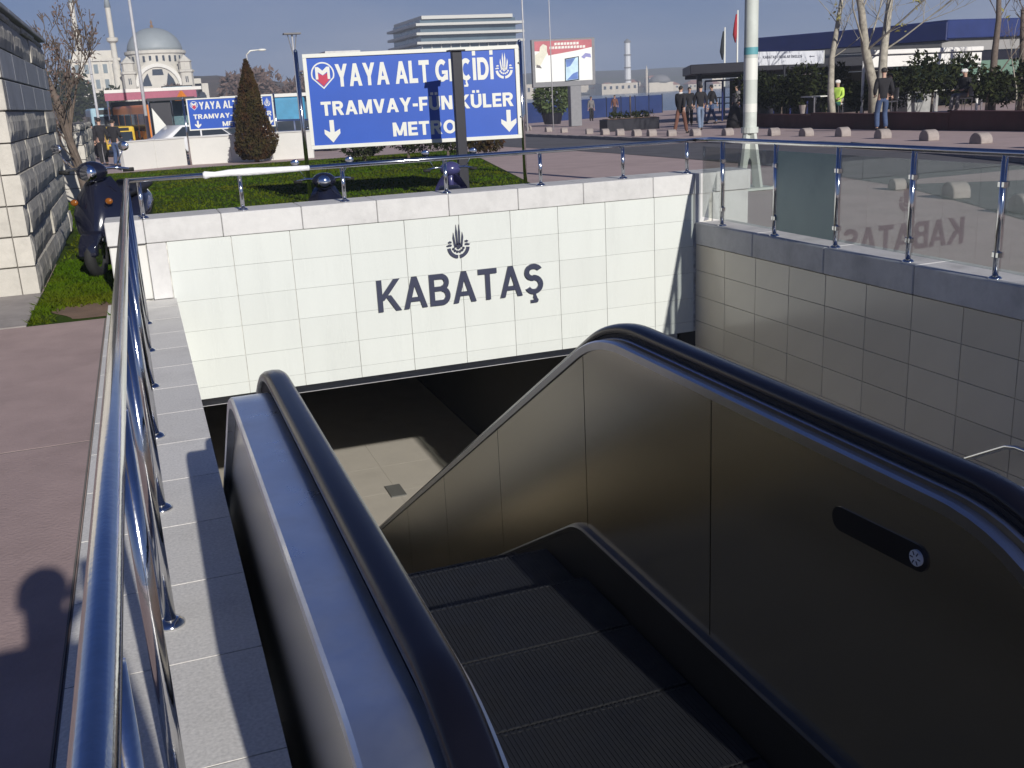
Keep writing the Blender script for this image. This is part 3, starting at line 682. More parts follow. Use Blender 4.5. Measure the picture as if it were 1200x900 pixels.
# ------------------------------------------------------------------ plaza: road, far pavement with kerb
kerb = [(20.6, 60), (17.6, 45.8), (16.65, 33.1), (16.55, 26.4), (16.4, 20.8), (15.3, 16.7), (14.2, 13.5), (12.6, 10.0), (10.5, 6.5), (8.0, 3.0), (6.0, 0.5)]
near = [(14.2, 60), (13.6, 40), (12.9, 28.4), (12.4, 24.3), (12.0, 20.5), (11.75, 18.0), (10.95, 14.7), (9.9, 12.0), (8.6, 9.0), (7.4, 6.5), (6.4, 4.5)]
near = [(12.9, 60), (12.9, 45.8), (12.7, 33.1), (12.45, 26.4), (12.0, 20.8), (11.55, 16.7), (10.6, 13.5), (10.0, 11.4), (9.3, 9.6), (8.6, 8.0), (7.9, 6.5)]
road = []
for i in range(len(kerb)-1): road.append([near[i], kerb[i], kerb[i+1], near[i+1]])
sheet('road', road, ASPH, lambda x, y: g(y)-0.004)
far = [[kerb[i], (kerb[i][0]+60, kerb[i][1]), (kerb[i+1][0]+60, kerb[i+1][1]), kerb[i+1]] for i in range(len(kerb)-1)]
far = [[(20.6, 60), (100, 60), (100, 45.8), (17.6, 45.8)]] + [[kerb[i], (100, kerb[i][1]), (100, kerb[i+1][1]), kerb[i+1]] for i in range(1, len(kerb)-1)]
sheet('far_pavement', far, PLAZA, lambda x, y: g(y)+0.10)
def curb_run():
    n = 0
    for a_, b_ in zip(kerb, kerb[1:]):
        d = math.dist(a_, b_); m = max(1, round(d/1.4))
        for i in range(m):
            p = [a_[k]+(b_[k]-a_[k])*i/m for k in (0, 1)]; q = [a_[k]+(b_[k]-a_[k])*(i+0.985)/m for k in (0, 1)]
            yield p, q
kb = empty('kerb', (16.4, 20.8, g(20.8)), 'long stone kerb on the far side of the road below the row of round bollards', 'kerb'); kb['kind'] = 'structure'
for p, q in curb_run():
    d = Vector((q[0]-p[0], q[1]-p[1], 0)); nrm = Vector((d.y, -d.x, 0)).normalized()*0.09
    zz = g((p[1]+q[1])/2)
    MB().obox(((p[0]+q[0])/2-0.0, (p[1]+q[1])/2, zz+0.05), d/2, nrm, (0, 0, 0.062)).build('kerbstone', BOLL, kb)

# concrete bollards
def bollard(loc, label):
    mb = MB(); r = 0.25
    prof = [(r, 0), (r, 0.05), (r*0.96, 0.15), (r*0.80, 0.26), (r*0.52, 0.345), (r*0.2, 0.385), (0.01, 0.39)]
    mb.lathe(prof, 20, (0, 0, 0)); me = mb.mesh('bollard', smooth=True); me.materials.append(BOLL); return me
bme = bollard(None, None)
cut = MB()
def drum_bollard():
    """half drum: rounded back, flat slanted face"""
    mb = MB(); n = 12; w = 0.2
    prof = [(-0.27, 0.0)]+[(0.27*math.cos(t), 0.10+0.25*math.sin(t)) for t in [math.pi-i*math.pi/n for i in range(n+1)]]+[(0.27, 0.0)]
    mb.prism(prof, (0, -w, 0), (1, 0, 0), (0, 0, 1), (0, 2*w, 0)); me = mb.mesh('bollard', bevel=0.02, smooth=False); me.materials.append(BOLL); return me
dme = drum_bollard()
bl_lab = ['small bollard below the billboard post at the far left end of the row', 'bollard just left of the billboard post in the far row', 'bollard in front of the billboard post', 'bollard just right of the billboard post', 'bollard left of the dark planter box', 'bollard in front of the left end of the dark planter box', 'bollard in front of the middle of the dark planter box', 'bollard in front of the right end of the dark planter box', 'bollard just right of the dark planter box', 'bollard between the dark planter box and the woman with the pale scarf', 'bollard at the feet of the woman with the pale scarf', 'bollard below the person in pale blue jeans', 'bollard just left of the pale lamp pole in the far row', 'bollard just right of the pale lamp pole in the far row', 'bollard left of the man with his back turned', 'bollard just in front of the man with his back turned', 'bollard below the white awning in the far row', 'bollard below the right post of the awning at the right end of the row']
spots = [(20.45, 53.5), (19.4, 48.0), (18.9, 44.8), (18.2, 40.4), (17.9, 38.2), (17.6, 36.2), (17.4, 34.4), (17.5, 33.4), (17.65, 32.2), (17.9, 31.0), (18.3, 29.6), (18.45, 27.2), (18.4, 25.5), (18.45, 23.9), (17.9, 21.6), (17.4, 19.4), (16.8, 17.2), (16.0, 14.9)]
for i, (x, y) in enumerate(spots):
    o = inst(dme, 'bollard', None, None, (x, y, g(y)+0.10), (0, 0, R(80+random.uniform(-8, 8))), (.72, .72, random.uniform(0.66, 0.74)))
    tag(o, 'concrete '+bl_lab[i], 'bollard', 'bollards along the far kerb')
for x, y, lab, k_ in ((9.82, 11.5, 'rounded concrete bollard nearest the pale lamp pole, seen through the glass railing', .42), (9.62, 10.2, 'rounded concrete bollard seen through the glass beside the mirrored letters', .58), (9.1, 8.6, 'rounded concrete bollard cut by the right edge behind the glass', .6)):
    tag(inst(dme, 'bollard', None, None, (x, y, 0.0), (0, 0, R(78)), (k_, k_, k_)), lab, 'bollard', 'bollards on the near pavement')

# ------------------------------------------------------------------ lamp poles
lp = empty('lamp_pole', (8.5, 13.15, g(13)), 'pale green steel lamp pole with flared legs standing beyond the glass railing', 'lamp pole')
MB().lathe([(0.105, 0.85), (0.10, 0.9), (0.098, 3.0), (0.085, 8.0)], 18, (8.5, 13.15, g(13))).build('shaft', POLE, lp, smooth=True, angle=30)
MB().lathe([(0.125, 0.82), (0.125, 0.90)], 18, (8.5, 13.15, g(13))).build('collar', POLE, lp)
for k in range(4):
    t = R(20+90*k); c_, s_ = math.cos(t), math.sin(t); b = (8.5, 13.15, g(13))
    MB().prism([(0.0, 0.84), (0.10, 0.84), (0.24, 0.02), (0.13, 0.02), (0.06, 0.42), (0.0, 0.5)], (b[0]-s_*0.03, b[1]+c_*0.03, b[2]), (c_, s_, 0), (0, 0, 1), (s_*0.06, -c_*0.06, 0)).build('leg', POLE, lp, bevel=0.004)
MB().box(8.5-.27, 13.15-.27, g(13), 8.5+.27, 13.15+.27, 0.025).build('base_plate', POLE, lp, bevel=0.005)
for z0, z1, cc in ((1.55, 1.85, SIGNW), (1.9, 2.0, mat('sticker_teal', (0.1, 0.3, 0.33), 0.6)), (1.1, 1.22, SIGNW)):
    MB().lathe([(0.1015, z0), (0.1005, z1)], 18, (8.5, 13.15, 0), closed=False).build('sticker', cc, lp, smooth=True)
# ------------------------------------------------------------------ big blue signs
def big_sign(p0, p1, z0, z1, label, post_top, full=True):
    p0, p1 = Vector((*p0, 0)), Vector((*p1, 0)); u = (p1-p0); W_ = u.length; u.normalize(); n = Vector((u.y, -u.x, 0)); H = z1-z0; Z = Vector((0, 0, 1))
    base = (p0+p1)/2; s = empty('road_sign', (base.x, base.y, g(base.y)), label, 'sign')
    O = Vector((p0.x, p0.y, z0)); P = lambda a, b, d=0.0: O+u*(a*W_)+Z*(b*H)+n*d
    MB().obox(P(.5, .5, -0.012), u*W_/2, n*0.012, Z*H/2).build('panel', BLUE, s, bevel=0.003)
    fr = 0.022*H/1.46*1.4
    for c_, hu, hz in ((P(.5, 1, .004), W_/2+fr, fr), (P(.5, 0, .004), W_/2+fr, fr)):
        MB().obox(c_, u*hu, n*0.02, Z*hz).build('frame_bar', SIGNW, s, bevel=0.003)
    for a_ in (0, 1): MB().obox(P(a_, .5, .004), u*fr, n*0.02, Z*(H/2-fr-.001)).build('frame_bar', SIGNW, s, bevel=0.003)
    t = lambda st, a0, a1, b, hh, bold: text(st, P(a0, b, 0.001), u, Z, n, (a1-a0)*W_, hh*H, 0.004, SIGNW, s, bold=bold, gap=0.09)
    t('YAYA ALT GEÇİDİ', .137, .885, .655, .245, 0.21); t('TRAMVAY-FÜNİKÜLER', .055, .975, .345, .155, 0.21); t('METRO', .385, .69, .075, .155, 0.21)
    for a_ in (.098, .948):
        w = .037*W_; h0 = .045 if a_ < .5 else .055
        pts = [(-.25*w, .235*H), (.25*w, .235*H), (.25*w, .12*H), (.62*w, .15*H), (w, .12*H), (0, 0), (-w, .12*H), (-.62*w, .15*H), (-.25*w, .12*H)]
        pts = [(-.28*w, .25*H), (.28*w, .25*H), (.28*w, .115*H), (w, .15*H), (w, .10*H), (0, 0), (-w, .10*H), (-w, .15*H), (-.28*w, .115*H)]
        MB().prism(pts, P(a_, h0, 0.001), u, Z, n*0.004).build('arrow', SIGNW, s)
    # metro badge: white pin outline, white M, red arrow
    k = .13*H; c_ = P(.078, .80, 0.001)
    pin = [(k*math.cos(R(t_)), k*math.sin(R(t_))) for t_ in range(-20, 201, 10)]+[(0, -1.25*k)]
    MB().prism(pin, c_, u, Z, n*0.002).build('badge_ring', SIGNW, s)
    MB().prism([(x*.88, y*.88) for x, y in pin], c_+n*0.002, u, Z, n*0.0015).build('badge_field', BLUE, s)
    MB().prism([(-.42*k, .10*k), (0, -.12*k), (.42*k, .10*k), (.42*k, -.42*k), (.62*k, -.40*k), (0, -1.02*k), (-.62*k, -.40*k), (-.42*k, -.42*k)], c_+n*0.0035, u, Z, n*0.0015).build('badge_arrow', SIGNR, s)
    MB().prism([(-.62*k, -.42*k), (-.62*k, .6*k), (-.36*k, .6*k), (0, .28*k), (.36*k, .6*k), (.62*k, .6*k), (.62*k, -.42*k), (.40*k, -.42*k), (.40*k, .18*k), (0, -.10*k), (-.40*k, .18*k), (-.40*k, -.42*k)], c_+n*0.0052, u, Z, n*0.0015).build('badge_letter', SIGNW, s)
    city_emblem(P(.937, .755, 0.001), u, Z, n, .20*H, 0.004, SIGNW, s)
    for a_, side in ((-.12/W_-0.003, -1), (1+.06/W_, 1)):
        b = P(a_, 0, 0); q = MB().tube([(b.x, b.y, g(b.y)-.05), (b.x, b.y, post_top)], 0.034, 14).build('post', STEEL, s, smooth=True)
        MB().ball((b.x, b.y, post_top), 0.034, 10, 6).build('cap', STEEL, q, smooth=True)
        for hh in (.22, .82):
            e_ = P(0 if side < 0 else 1, hh); f_ = Vector((b.x, b.y, e_.z)); MB().tube([f_, e_], 0.016, 8).ball(tuple((f_+e_)/2), 0.035, 10, 6, (1, 1, .7)).build('bracket', STEEL, q, smooth=True)
    return s
big_sign((2.80, 17.5), (6.24, 16.75), 0.815, 2.28, 'large blue underpass sign on two steel posts behind the lettered white wall', 2.36)
big_sign((1.93, 39.0), (4.85, 38.4), 0.80, 1.86, 'smaller far blue underpass sign half hidden by the brown cypress', 1.9)
# dark post in front of the sign
dp = empty('bollard_lamp', (4.93, 15.95, g(15.6)), 'slim unlit dark navy post standing in front of the large blue sign', 'post')
MB().box(4.93-.08, 15.95-.05, g(15.6)-.05, 4.93+.08, 15.95+.05, 2.205).build('shaft', NAVY, dp, bevel=0.006)
MB().box(4.93-.13, 15.95-.09, 2.206, 4.93+.13, 15.95+.09, 2.23).build('cap', NAVY, dp, bevel=0.004)

# ------------------------------------------------------------------ low white wall, cypress
def low_wall(x0, y0, x1, y1, h, label):
    d = Vector((x1-x0, y1-y0, 0)); ln = d.length; d.normalize(); n = Vector((d.y, -d.x, 0)); w = empty('low_wall', ((x0+x1)/2, (y0+y1)/2, g(y0)), label, 'wall')
    k = max(1, round(ln/1.7))
    for i in range(k):
        c_ = Vector((x0, y0, 0))+d*(ln*(i+.5)/k); zb = g(c_.y)
        MB().obox((c_.x, c_.y, zb+h/2-.04), d*(ln/k/2-.004), n*0.11, (0, 0, h/2-.01)).build('panel', WHITE_P, w, bevel=0.008)
        MB().obox((c_.x, c_.y, zb+h-.03), d*(ln/k/2-.002), n*0.14, (0, 0, .022)).build('coping', CONC, w, bevel=0.005)
    return w
low_wall(-0.5, 37.7, 1.62, 39.2, 0.98, 'low white wall left of the post of the far blue sign')
low_wall(1.85, 39.3, 6.1, 38.0, 0.98, 'low white wall running behind the brown cypress')
def leafy(n, fn, size, name, material, parent, flat=0.0):
    """n small leaf faces, fn() -> centre, direction"""
    vs = np.zeros((n*4, 3)); 
    for i in range(n):
        c_, d_ = fn(); s_ = size*random.uniform(0.6, 1.4)
        a_ = Vector((random.gauss(0, 1), random.gauss(0, 1), random.gauss(0, 1)))+Vector(d_)*1.2; a_.normalize()
        b_ = a_.cross(Vector((random.gauss(0, 1), random.gauss(0, 1), random.gauss(0, 1)))).normalized()*0.5
        c_ = Vector(c_); vs[i*4:i*4+4] = [c_-a_*s_*.5, c_+b_*s_*.5, c_+a_*s_*.7, c_-b_*s_*.5]
    me = bpy.data.meshes.new(name); me.from_pydata(vs.tolist(), [], [(i*4, i*4+1, i*4+2, i*4+3) for i in range(n)]); me.materials.append(material)
    o = bpy.data.objects.new(name, me); COL.objects.link(o); o['kind'] = 'stuff' if False else None
    del o['kind']
    if parent:
        o.parent = parent; off = world_loc(parent)
        for v in me.vertices: v.co -= off
    return o
cy = empty('cypress', (3.95, 37.3, g(37.3)), 'narrow brownish cypress in front of the low white wall', 'tree')
MB().tube([(3.95, 37.3, g(37)-.05), (3.95, 37.3, 2.6)], [0.09, 0.02], 8).build('trunk', BARK, cy)
def cyp():
    h = random.random()**1.25; rad = 0.72*min(1, (h+.05)/0.16)**.5*(1-max(0, h-.16)/.84)**0.85+0.02
    t = random.uniform(0, 6.283); lump = 1+0.13*math.sin(3*t+9*h)+0.10*math.sin(5*t-17*h)
    r = rad*lump*random.uniform(0.72, 1.0) if random.random() < .8 else rad*random.random()
    return (3.95+r*math.cos(t), 37.3+r*math.sin(t), g(37.3)+0.12+3.3*h), (math.cos(t)*.4, math.sin(t)*.4, 1.3)
leafy(13000, cyp, 0.095, 'crown', LEAF_C, cy)

# ------------------------------------------------------------------ bare trees
def branchy(base, h, r0, seed, lean=(0, 0), spread=0.5, levels=4, first=0.3, nb=3, br=(.32, .5)):
    rd = random.Random(seed); segs = []; tips = []
    def grow(p, d, ln, r, lv):
        pts = [p]; n = 4; q = Vector(p); dd = Vector(d)
        for i in range(n):
            dd = (dd+Vector((rd.gauss(0, .11), rd.gauss(0, .11), rd.gauss(0.05, .07)))).normalized(); q = q+dd*ln/n; pts.append(q.copy())
        segs.append((lv, pts, [r*(1-.5*i/n) for i in range(n+1)]))
        if lv >= levels: tips.append(q); return
        for k in range(nb if lv else nb+3):
            i = rd.randint(1, n) if lv else rd.randint(max(1, int(first*n)), n)
            ax = Vector((rd.gauss(0, 1), rd.gauss(0, 1), rd.gauss(0.1, .5))).normalized()
            nd = (dd*(1-spread)+ax*spread+Vector((0, 0, .22))).normalized(); grow(pts[i], nd, ln*rd.uniform(.40, .66), r*(1-.5*i/n)*(rd.uniform(*br) if lv == 0 else rd.uniform(.45, .65)), lv+1)
            tips.append(pts[i]) if lv >= 2 else None
    grow(Vector(base), Vector((lean[0], lean[1], 1)).normalized(), h, r0, 0); return segs, tips
def bare_tree(name, base, h, r0, seed, label, bark, leaf=None, nleaf=0, group=None, lsize=.07, **kw):
    t = empty(name, base, label, 'tree', group); segs, tips = branchy(base, h, r0, seed, **kw)
    tr, br_ = MB(), MB()
    for lv, pts, rs in segs: (tr if lv == 0 else br_).tube(pts, [max(x, .006) for x in rs], 9 if lv == 0 else (6 if lv == 1 else 4), cap=(lv == 0))
    tr.build('trunk', bark, t, smooth=True); br_.build('crown', bark, t, smooth=True)
    if leaf and nleaf:
        rd = random.Random(seed+1); cl = [rd.choice(tips) for _ in range(max(3, nleaf//9))]
        def f(): c_ = random.choice(cl); return (c_.x+random.gauss(0, .10), c_.y+random.gauss(0, .10), c_.z+random.gauss(0, .10)), (0, 0, -.5)
        leafy(nleaf, f, lsize, 'foliage', leaf, t)
    return t
bare_tree('bare_tree', (-0.93, 20.5, g(20.5)), 2.35, 0.10, 11, 'bare spreading tree with a few dry leaves beside the stone wall', BARK, LEAF_B, 700, lean=(.0, 0), spread=.40, levels=5, first=.3, nb=3, lsize=.06)
tr_g = 'trees in front of the terminal'
def trunk_tree(x, y, h, r, seed, lean, label, n=60, bark=BARK_P, **kw): return bare_tree('plane_tree', (x, y, g(y)+.1), h, r, seed, label, bark, LEAF_Y, n, tr_g, lean=lean, levels=4, nb=3, br=(.16, .30), lsize=.13, **kw)
trunk_tree(22.6, 29.8, 4.6, 0.13, 3, (-.05, 0), 'thin pale tree trunk right of the white fascia banner', 120, spread=.6, first=.6)
trunk_tree(24.1, 29.6, 5.2, 0.19, 5, (-.03, 0), 'left stem of the close pair of pale trunks in front of the white awning', 60, spread=.55, first=.6)
trunk_tree(24.35, 29.5, 5.2, 0.19, 8, (.13, 0), 'right leaning stem of the close pair of pale trunks before the white awning', 50, spread=.55, first=.6)
trunk_tree(28.3, 28.6, 4.4, 0.15, 9, (.07, 0), 'dark bare tree just right of the white awning', 10, BARK, spread=.5, first=.35)
trunk_tree(29.6, 28.6, 3.6, 0.14, 10, (.06, 0), 'forked bare tree at the right edge of the plaza', 10, BARK, spread=.55, first=.25)
MB_ = bare_tree('sapling', (26.6, 25.9, g(26)+.1), 2.0, 0.03, 12, 'thin leaning pale sapling staked in the red planter', BARK_P, lean=(.24, 0), levels=1, nb=1, spread=.3, first=.8)

# ------------------------------------------------------------------ people
SKIN = mat('skin', (0.46, 0.28, 0.20), 0.55, 0, 0.06, 8)
HAIR = mat('hair_dark', (0.02, 0.016, 0.013), 0.7)
HAIRW = mat('hair_white', (0.6, 0.58, 0.55), 0.7)
EYE = mat('eye_dark', (0.02, 0.015, 0.01), 0.3)
def cloth(name, col): return mat(name, col, 0.9, 0, 0.18, 9, bump=0.15, bscale=35)
BLACKC = cloth('black_cloth', (0.016, 0.015, 0.018)); JEANS = cloth('jeans', (0.055, 0.085, 0.17)); JEANSL = cloth('light_jeans', (0.16, 0.21, 0.30))
BROWNC = cloth('brown_cloth', (0.14, 0.06, 0.04)); GREYC = cloth('grey_cloth', (0.16, 0.15, 0.15)); WHITEC = cloth('white_cloth', (0.65, 0.63, 0.6)); HIVIS = cloth('hi_vis', (0.45, 0.65, 0.10))
GREENC = cloth('green_trousers', (0.02, 0.09, 0.07)); SHOE = mat('shoe_black', (0.015, 0.014, 0.014), 0.45)
def skin_mesh(chains, sub=1):
    """chains of (point, radius); chains that start on an existing point join it"""
    idx = {}; vs = []; rs = []; es = []
    for ch in chains:
        pk = None
        for p, r in ch:
            k = tuple(round(x, 4) for x in p)
            if k not in idx: idx[k] = len(vs); vs.append(p); rs.append(r)
            if pk is not None and idx[k] != pk: es.append((pk, idx[k]))
            pk = idx[k]
    me = bpy.data.meshes.new('tmp'); me.from_pydata(vs, es, []); o = bpy.data.objects.new('tmp', me); COL.objects.link(o)
    o.modifiers.new('s', 'SKIN'); lay = me.skin_vertices[0].data
    for i, r in enumerate(rs): rr = r if isinstance(r, tuple) else (r, r); lay[i].radius = rr; lay[i].use_root = (i == 0)
    sb = o.modifiers.new('u', 'SUBSURF'); sb.levels = sub; sb.render_levels = sub
    dg = bpy.context.evaluated_depsgraph_get(); m2 = bpy.data.meshes.new_from_object(o.evaluated_get(dg)); bpy.data.objects.remove(o); bpy.data.meshes.remove(me)
    m2.shade_smooth(); return m2
POSES = {   # feet offsets (y forward), hand targets, seat drop
    'stand': dict(la=(.09, 0.02), ra=(-.09, -.02), lh=(.24, .05, .82), rh=(-.24, .03, .82)),
    'walk': dict(la=(.09, .30), ra=(-.08, -.30), lh=(.25, -.16, .86), rh=(-.25, .20, .88)),
    'pockets': dict(la=(.12, 0), ra=(-.12, .03), lh=(.20, .13, .95), rh=(-.20, .13, .95)),
    'phone': dict(la=(.11, 0), ra=(-.11, .05), lh=(.22, .04, .82), rh=(.10, .23, 1.52)),
    'sit': dict(la=(.10, .48), ra=(-.10, .46), lh=(.16, .35, .68), rh=(-.16, .36, .68), seat=.45),
    'lean': dict(la=(.09, 0.0), ra=(-.09, -.02), lh=(.16, .25, 1.05), rh=(-.20, .22, 1.05)),
}
def person(loc, rot, pose, label, top, legs, hair=HAIR, height=1.72, coat=0.0, group=None, cap=None, scarf=None, vest=None, bag=None):
    t = empty('person', loc, label, 'person', group, rot); q = POSES[pose]; k = height/1.72; t.scale = (k, k, k)
    dz = 0.0
    pel = Vector((0, 0, .93)); 
    if 'seat' in q: pel = Vector((0, 0, q['seat']+.10))
    up = lambda h, y=0, x=0: pel+Vector((x, y, h-.93))
    ches, neck, head0, head1, head2 = up(1.30, .01), up(1.47, .0), up(1.555, .02), up(1.63, .035), up(1.695, .02)
    body = [[(tuple(pel), (.135, .10)), (tuple(up(1.10)), (.125, .095)), (tuple(ches), (.15, .105)), (tuple(up(1.42)), (.10, .08)), (tuple(neck), .055), (tuple(head0), (.066, .072)), (tuple(head1), (.076, .092)), (tuple(head2), (.058, .07))]]
    jacket = [[(tuple(up(.93-.10-coat)), (.16+.04*bool(coat), .13)), (tuple(up(1.0)), (.155, .125)), (tuple(up(1.15)), (.15, .12)), (tuple(ches), (.175, .13)), (tuple(up(1.425)), (.12, .10)), (tuple(up(1.475)), (.068, .068))]]
    trous = [[(tuple(up(1.0)), (.14, .11)), (tuple(pel), (.15, .12))]]
    hands = []; shoes = MB(); chains_leg = []
    for sx, fo, hd in ((1, q['la'], q['lh']), (-1, q['ra'], q['rh'])):
        hip = pel+Vector((sx*.09, 0, -.04)); foot = Vector((fo[0], fo[1], .08)) if 'seat' not in q else Vector((fo[0], fo[1], .08))
        kn = (hip+foot)/2; 
        if 'seat' in q: kn = Vector((sx*.11, .43, q['seat']+.08))
        else:
            d = (foot-hip); ln = d.length; b = math.sqrt(max(0.0, .43**2-(ln/2)**2)) if ln < .86 else .02; kn = kn+Vector((0, 1, 0))*max(b, .015)
        leg = [(tuple(pel), (.135, .10)), (tuple(hip), .088), (tuple(kn), .056), (tuple(kn*.55+foot*.45), .053), (tuple(foot), .038), (tuple(foot+Vector((0, .12, -.045))), (.04, .03))]
        body.append(leg); trous.append([(tuple(pel), (.15, .12)), (tuple(hip), .105), (tuple(kn), .078), (tuple(kn*.5+foot*.5), .076), (tuple(foot+Vector((0, -.005, .0))), .07)])
        shoes.ball(tuple(foot+Vector((0, .055, -.035))), .06, 10, 6, (.8, 2.1, .75))
        sh = up(1.40, 0, sx*.175); hand = Vector(hd) if 'seat' not in q else Vector(hd); d = hand-sh; ln = d.length; mid = (sh+hand)/2
        b = math.sqrt(max(0.0, .285**2-(ln/2)**2)) if ln < .56 else .02
        el = mid+Vector((sx*.35, -.8, -.45)).normalized()*b; wr = hand+(el-hand).normalized()*.085
        body.append([(tuple(ches), (.15, .105)), (tuple(sh), .062), (tuple(el), .042), (tuple(wr), .028), (tuple(hand), (.036, .02))])
        jacket.append([(tuple(ches), (.175, .13)), (tuple(sh), .082), (tuple((sh+el)/2), .07), (tuple(el), .062), (tuple(wr), .048)])
        fd = (hand-wr).normalized(); sd_ = fd.cross(Vector((0, 1, .2))).normalized(); pn = sd_.cross(fd)
        for i, (off, ln_) in enumerate(((-.028, .055), (-.010, .072), (.009, .076), (.027, .066))):
            p0 = hand+sd_*off+fd*.02; p1 = p0+fd*ln_*.55+pn*.012; p2 = p1+fd*ln_*.4+pn*.026; hands.append(([p0, p1, p2], [.0095, .0088, .007]))
        p0 = hand-fd*.03+sd_*.032*sx*-1; hands.append(([p0, p0+fd*.03+sd_*.03*-sx, p0+fd*.06+sd_*.033*-sx+pn*.012], [.012, .010, .008]))
    me = skin_mesh(body)
    hb = MB()
    for pts, rs in hands: hb.tube(pts, rs, 6)
    fz = head1.z; fy = head1.y
    hb.tube([(0, fy+.078, fz+.02), (0, fy+.108, fz-.018), (0, fy+.082, fz-.03)], [.010, .017, .010], 6)
    for sx in (-1, 1): hb.ball((sx*.079, fy-.005, fz-.005), .028, 6, 5, (.35, .7, 1.1))
    bm = bmesh.new(); bm.from_mesh(me); tmp = hb.mesh('h', smooth=True); bm.from_mesh(tmp); bm.to_mesh(me); bm.free(); bpy.data.meshes.remove(tmp); me.shade_smooth()
    me.name = 'body'; me.materials.clear(); me.materials.append(SKIN); o = bpy.data.objects.new('body', me); COL.objects.link(o); o.parent = t
    for nm, ch, m_ in (('jacket', jacket, top), ('trousers', trous, legs)):
        x = skin_mesh(ch); x.name = nm; x.materials.clear(); x.materials.append(m_); oo = bpy.data.objects.new(nm, x); COL.objects.link(oo); oo.parent = t
    shoes.build('shoes', SHOE, t, local=True, smooth=True)
    hm = MB().ball((0, fy-.014, fz+.026), .092, 14, 9, (.95, 1.03, .93)); hm.v = [(x, y, max(z, fz-.055 if y < fy-.02 else fz+.035)) for x, y, z in hm.v]
    hm.build('hair', hair, t, local=True, smooth=True)
    MB().ball((-.030, fy+.083, fz+.012), .0095, 6, 5).ball((.030, fy+.083, fz+.012), .0095, 6, 5).build('eyes', EYE, t, local=True, smooth=True)
    MB().tube([(-.024, fy+.076, fz-.058), (0, fy+.086, fz-.060), (.024, fy+.076, fz-.058)], .006, 6).build('mouth', mat('lips', (0.30, 0.12, 0.10), 0.5), t, local=True, smooth=True)
    if cap: MB().ball((0, fy-.004, fz+.035), .098, 14, 8, (1, 1.05, .8)).tube([(0, fy+.06, fz+.05), (0, fy+.16, fz+.035)], [.06, .045], 8).build('cap', cap, t, local=True, smooth=True)
    if scarf: MB().prism([(-.07, 0), (.07, 0), (.09, -.42), (-.09, -.42)], tuple(up(1.44, .128)), (1, 0, 0), (0, .02, 1), (0, .02, 0)).lathe([(.075, -.03), (.09, 0), (.075, .04)], 12, tuple(up(1.47))).build('scarf', scarf, t, local=True)
    if bag: MB().box(-.12, -.06, 0, .12, .06, .26).tube([(-.08, 0, .26), (-.04, 0, .44), (.04, 0, .44), (.08, 0, .26)], .01, 6).build('bag', bag, t, local=True, bevel=.01).location = (q['lh'][0]+.03, q['lh'][1], q['lh'][2]-.50)
    return t
P = person
gp = 'people walking on the far pavement'
F = lambda x, y: (x, y, g(y)+.10)
P(F(18.9, 33.8), R(-60), 'walk', 'woman in a dark coat with pale scarf and brown trousers by the bollards', BLACKC, BROWNC, coat=.12, group=gp, scarf=WHITEC, height=1.68)
P(F(20.9, 35.8), R(-20), 'walk', 'person in a black jacket and pale blue jeans walking away near the bollards', BLACKC, JEANSL, group=gp)
P(F(26.0, 43.5), R(30), 'walk', 'person in dark jacket and blue jeans striding under the terminal canopy edge', BLACKC, JEANS, group=gp, height=1.78)
P(F(28.3, 45.0), R(100), 'stand', 'person in grey clothes standing in the shade under the canopy', GREYC, BLACKC, group=gp)
P(F(24.4, 42.8), R(150), 'stand', 'person in all black standing beside the dark terminal column', BLACKC, BLACKC, group=gp)
P(F(31.5, 69.5), R(170), 'stand', 'person in grey jacket standing right of the billboard post', GREYC, BLACKC, group=gp)
P(F(35.8, 74.5), R(160), 'walk', 'person in brown jacket standing before the blue quay fence', BROWNC, BLACKC, group=gp, height=1.76)
P(F(21.15, 25.6), R(-25), 'pockets', 'large man in black jacket and blue jeans standing with his back turned', BLACKC, JEANS, height=1.80)
P((-0.72, 42.3, g(42.3)), R(-20), 'lean', 'person in black jacket and blue jeans at the end of the low white wall', BLACKC, JEANS, height=1.74, group='people waiting by the white wall')
P((-1.25, 44.6, g(44.6)), R(10), 'stand', 'person all in black partly behind the one in blue jeans', BLACKC, BLACKC, height=1.84, group='people waiting by the white wall')
P((-1.9, 55, g(55)), R(10), 'stand', 'person in dark clothes far off beside the stone wall end', BLACKC, BLACKC, group='people waiting by the white wall')
P((-0.165, -0.30, 0.0), R(-2), 'phone', 'person taking the picture from the granite strip beside the railing', BLACKC, JEANS, height=1.68)
ph = MB().obox((-0.03, -0.07, 1.56), (.035, 0, 0), (0, .005, 0), (0, 0, .06)).build('mobile_phone', BLACKP, bevel=.003); tag(ph, 'black mobile phone held up by the person beside the railing', 'phone')

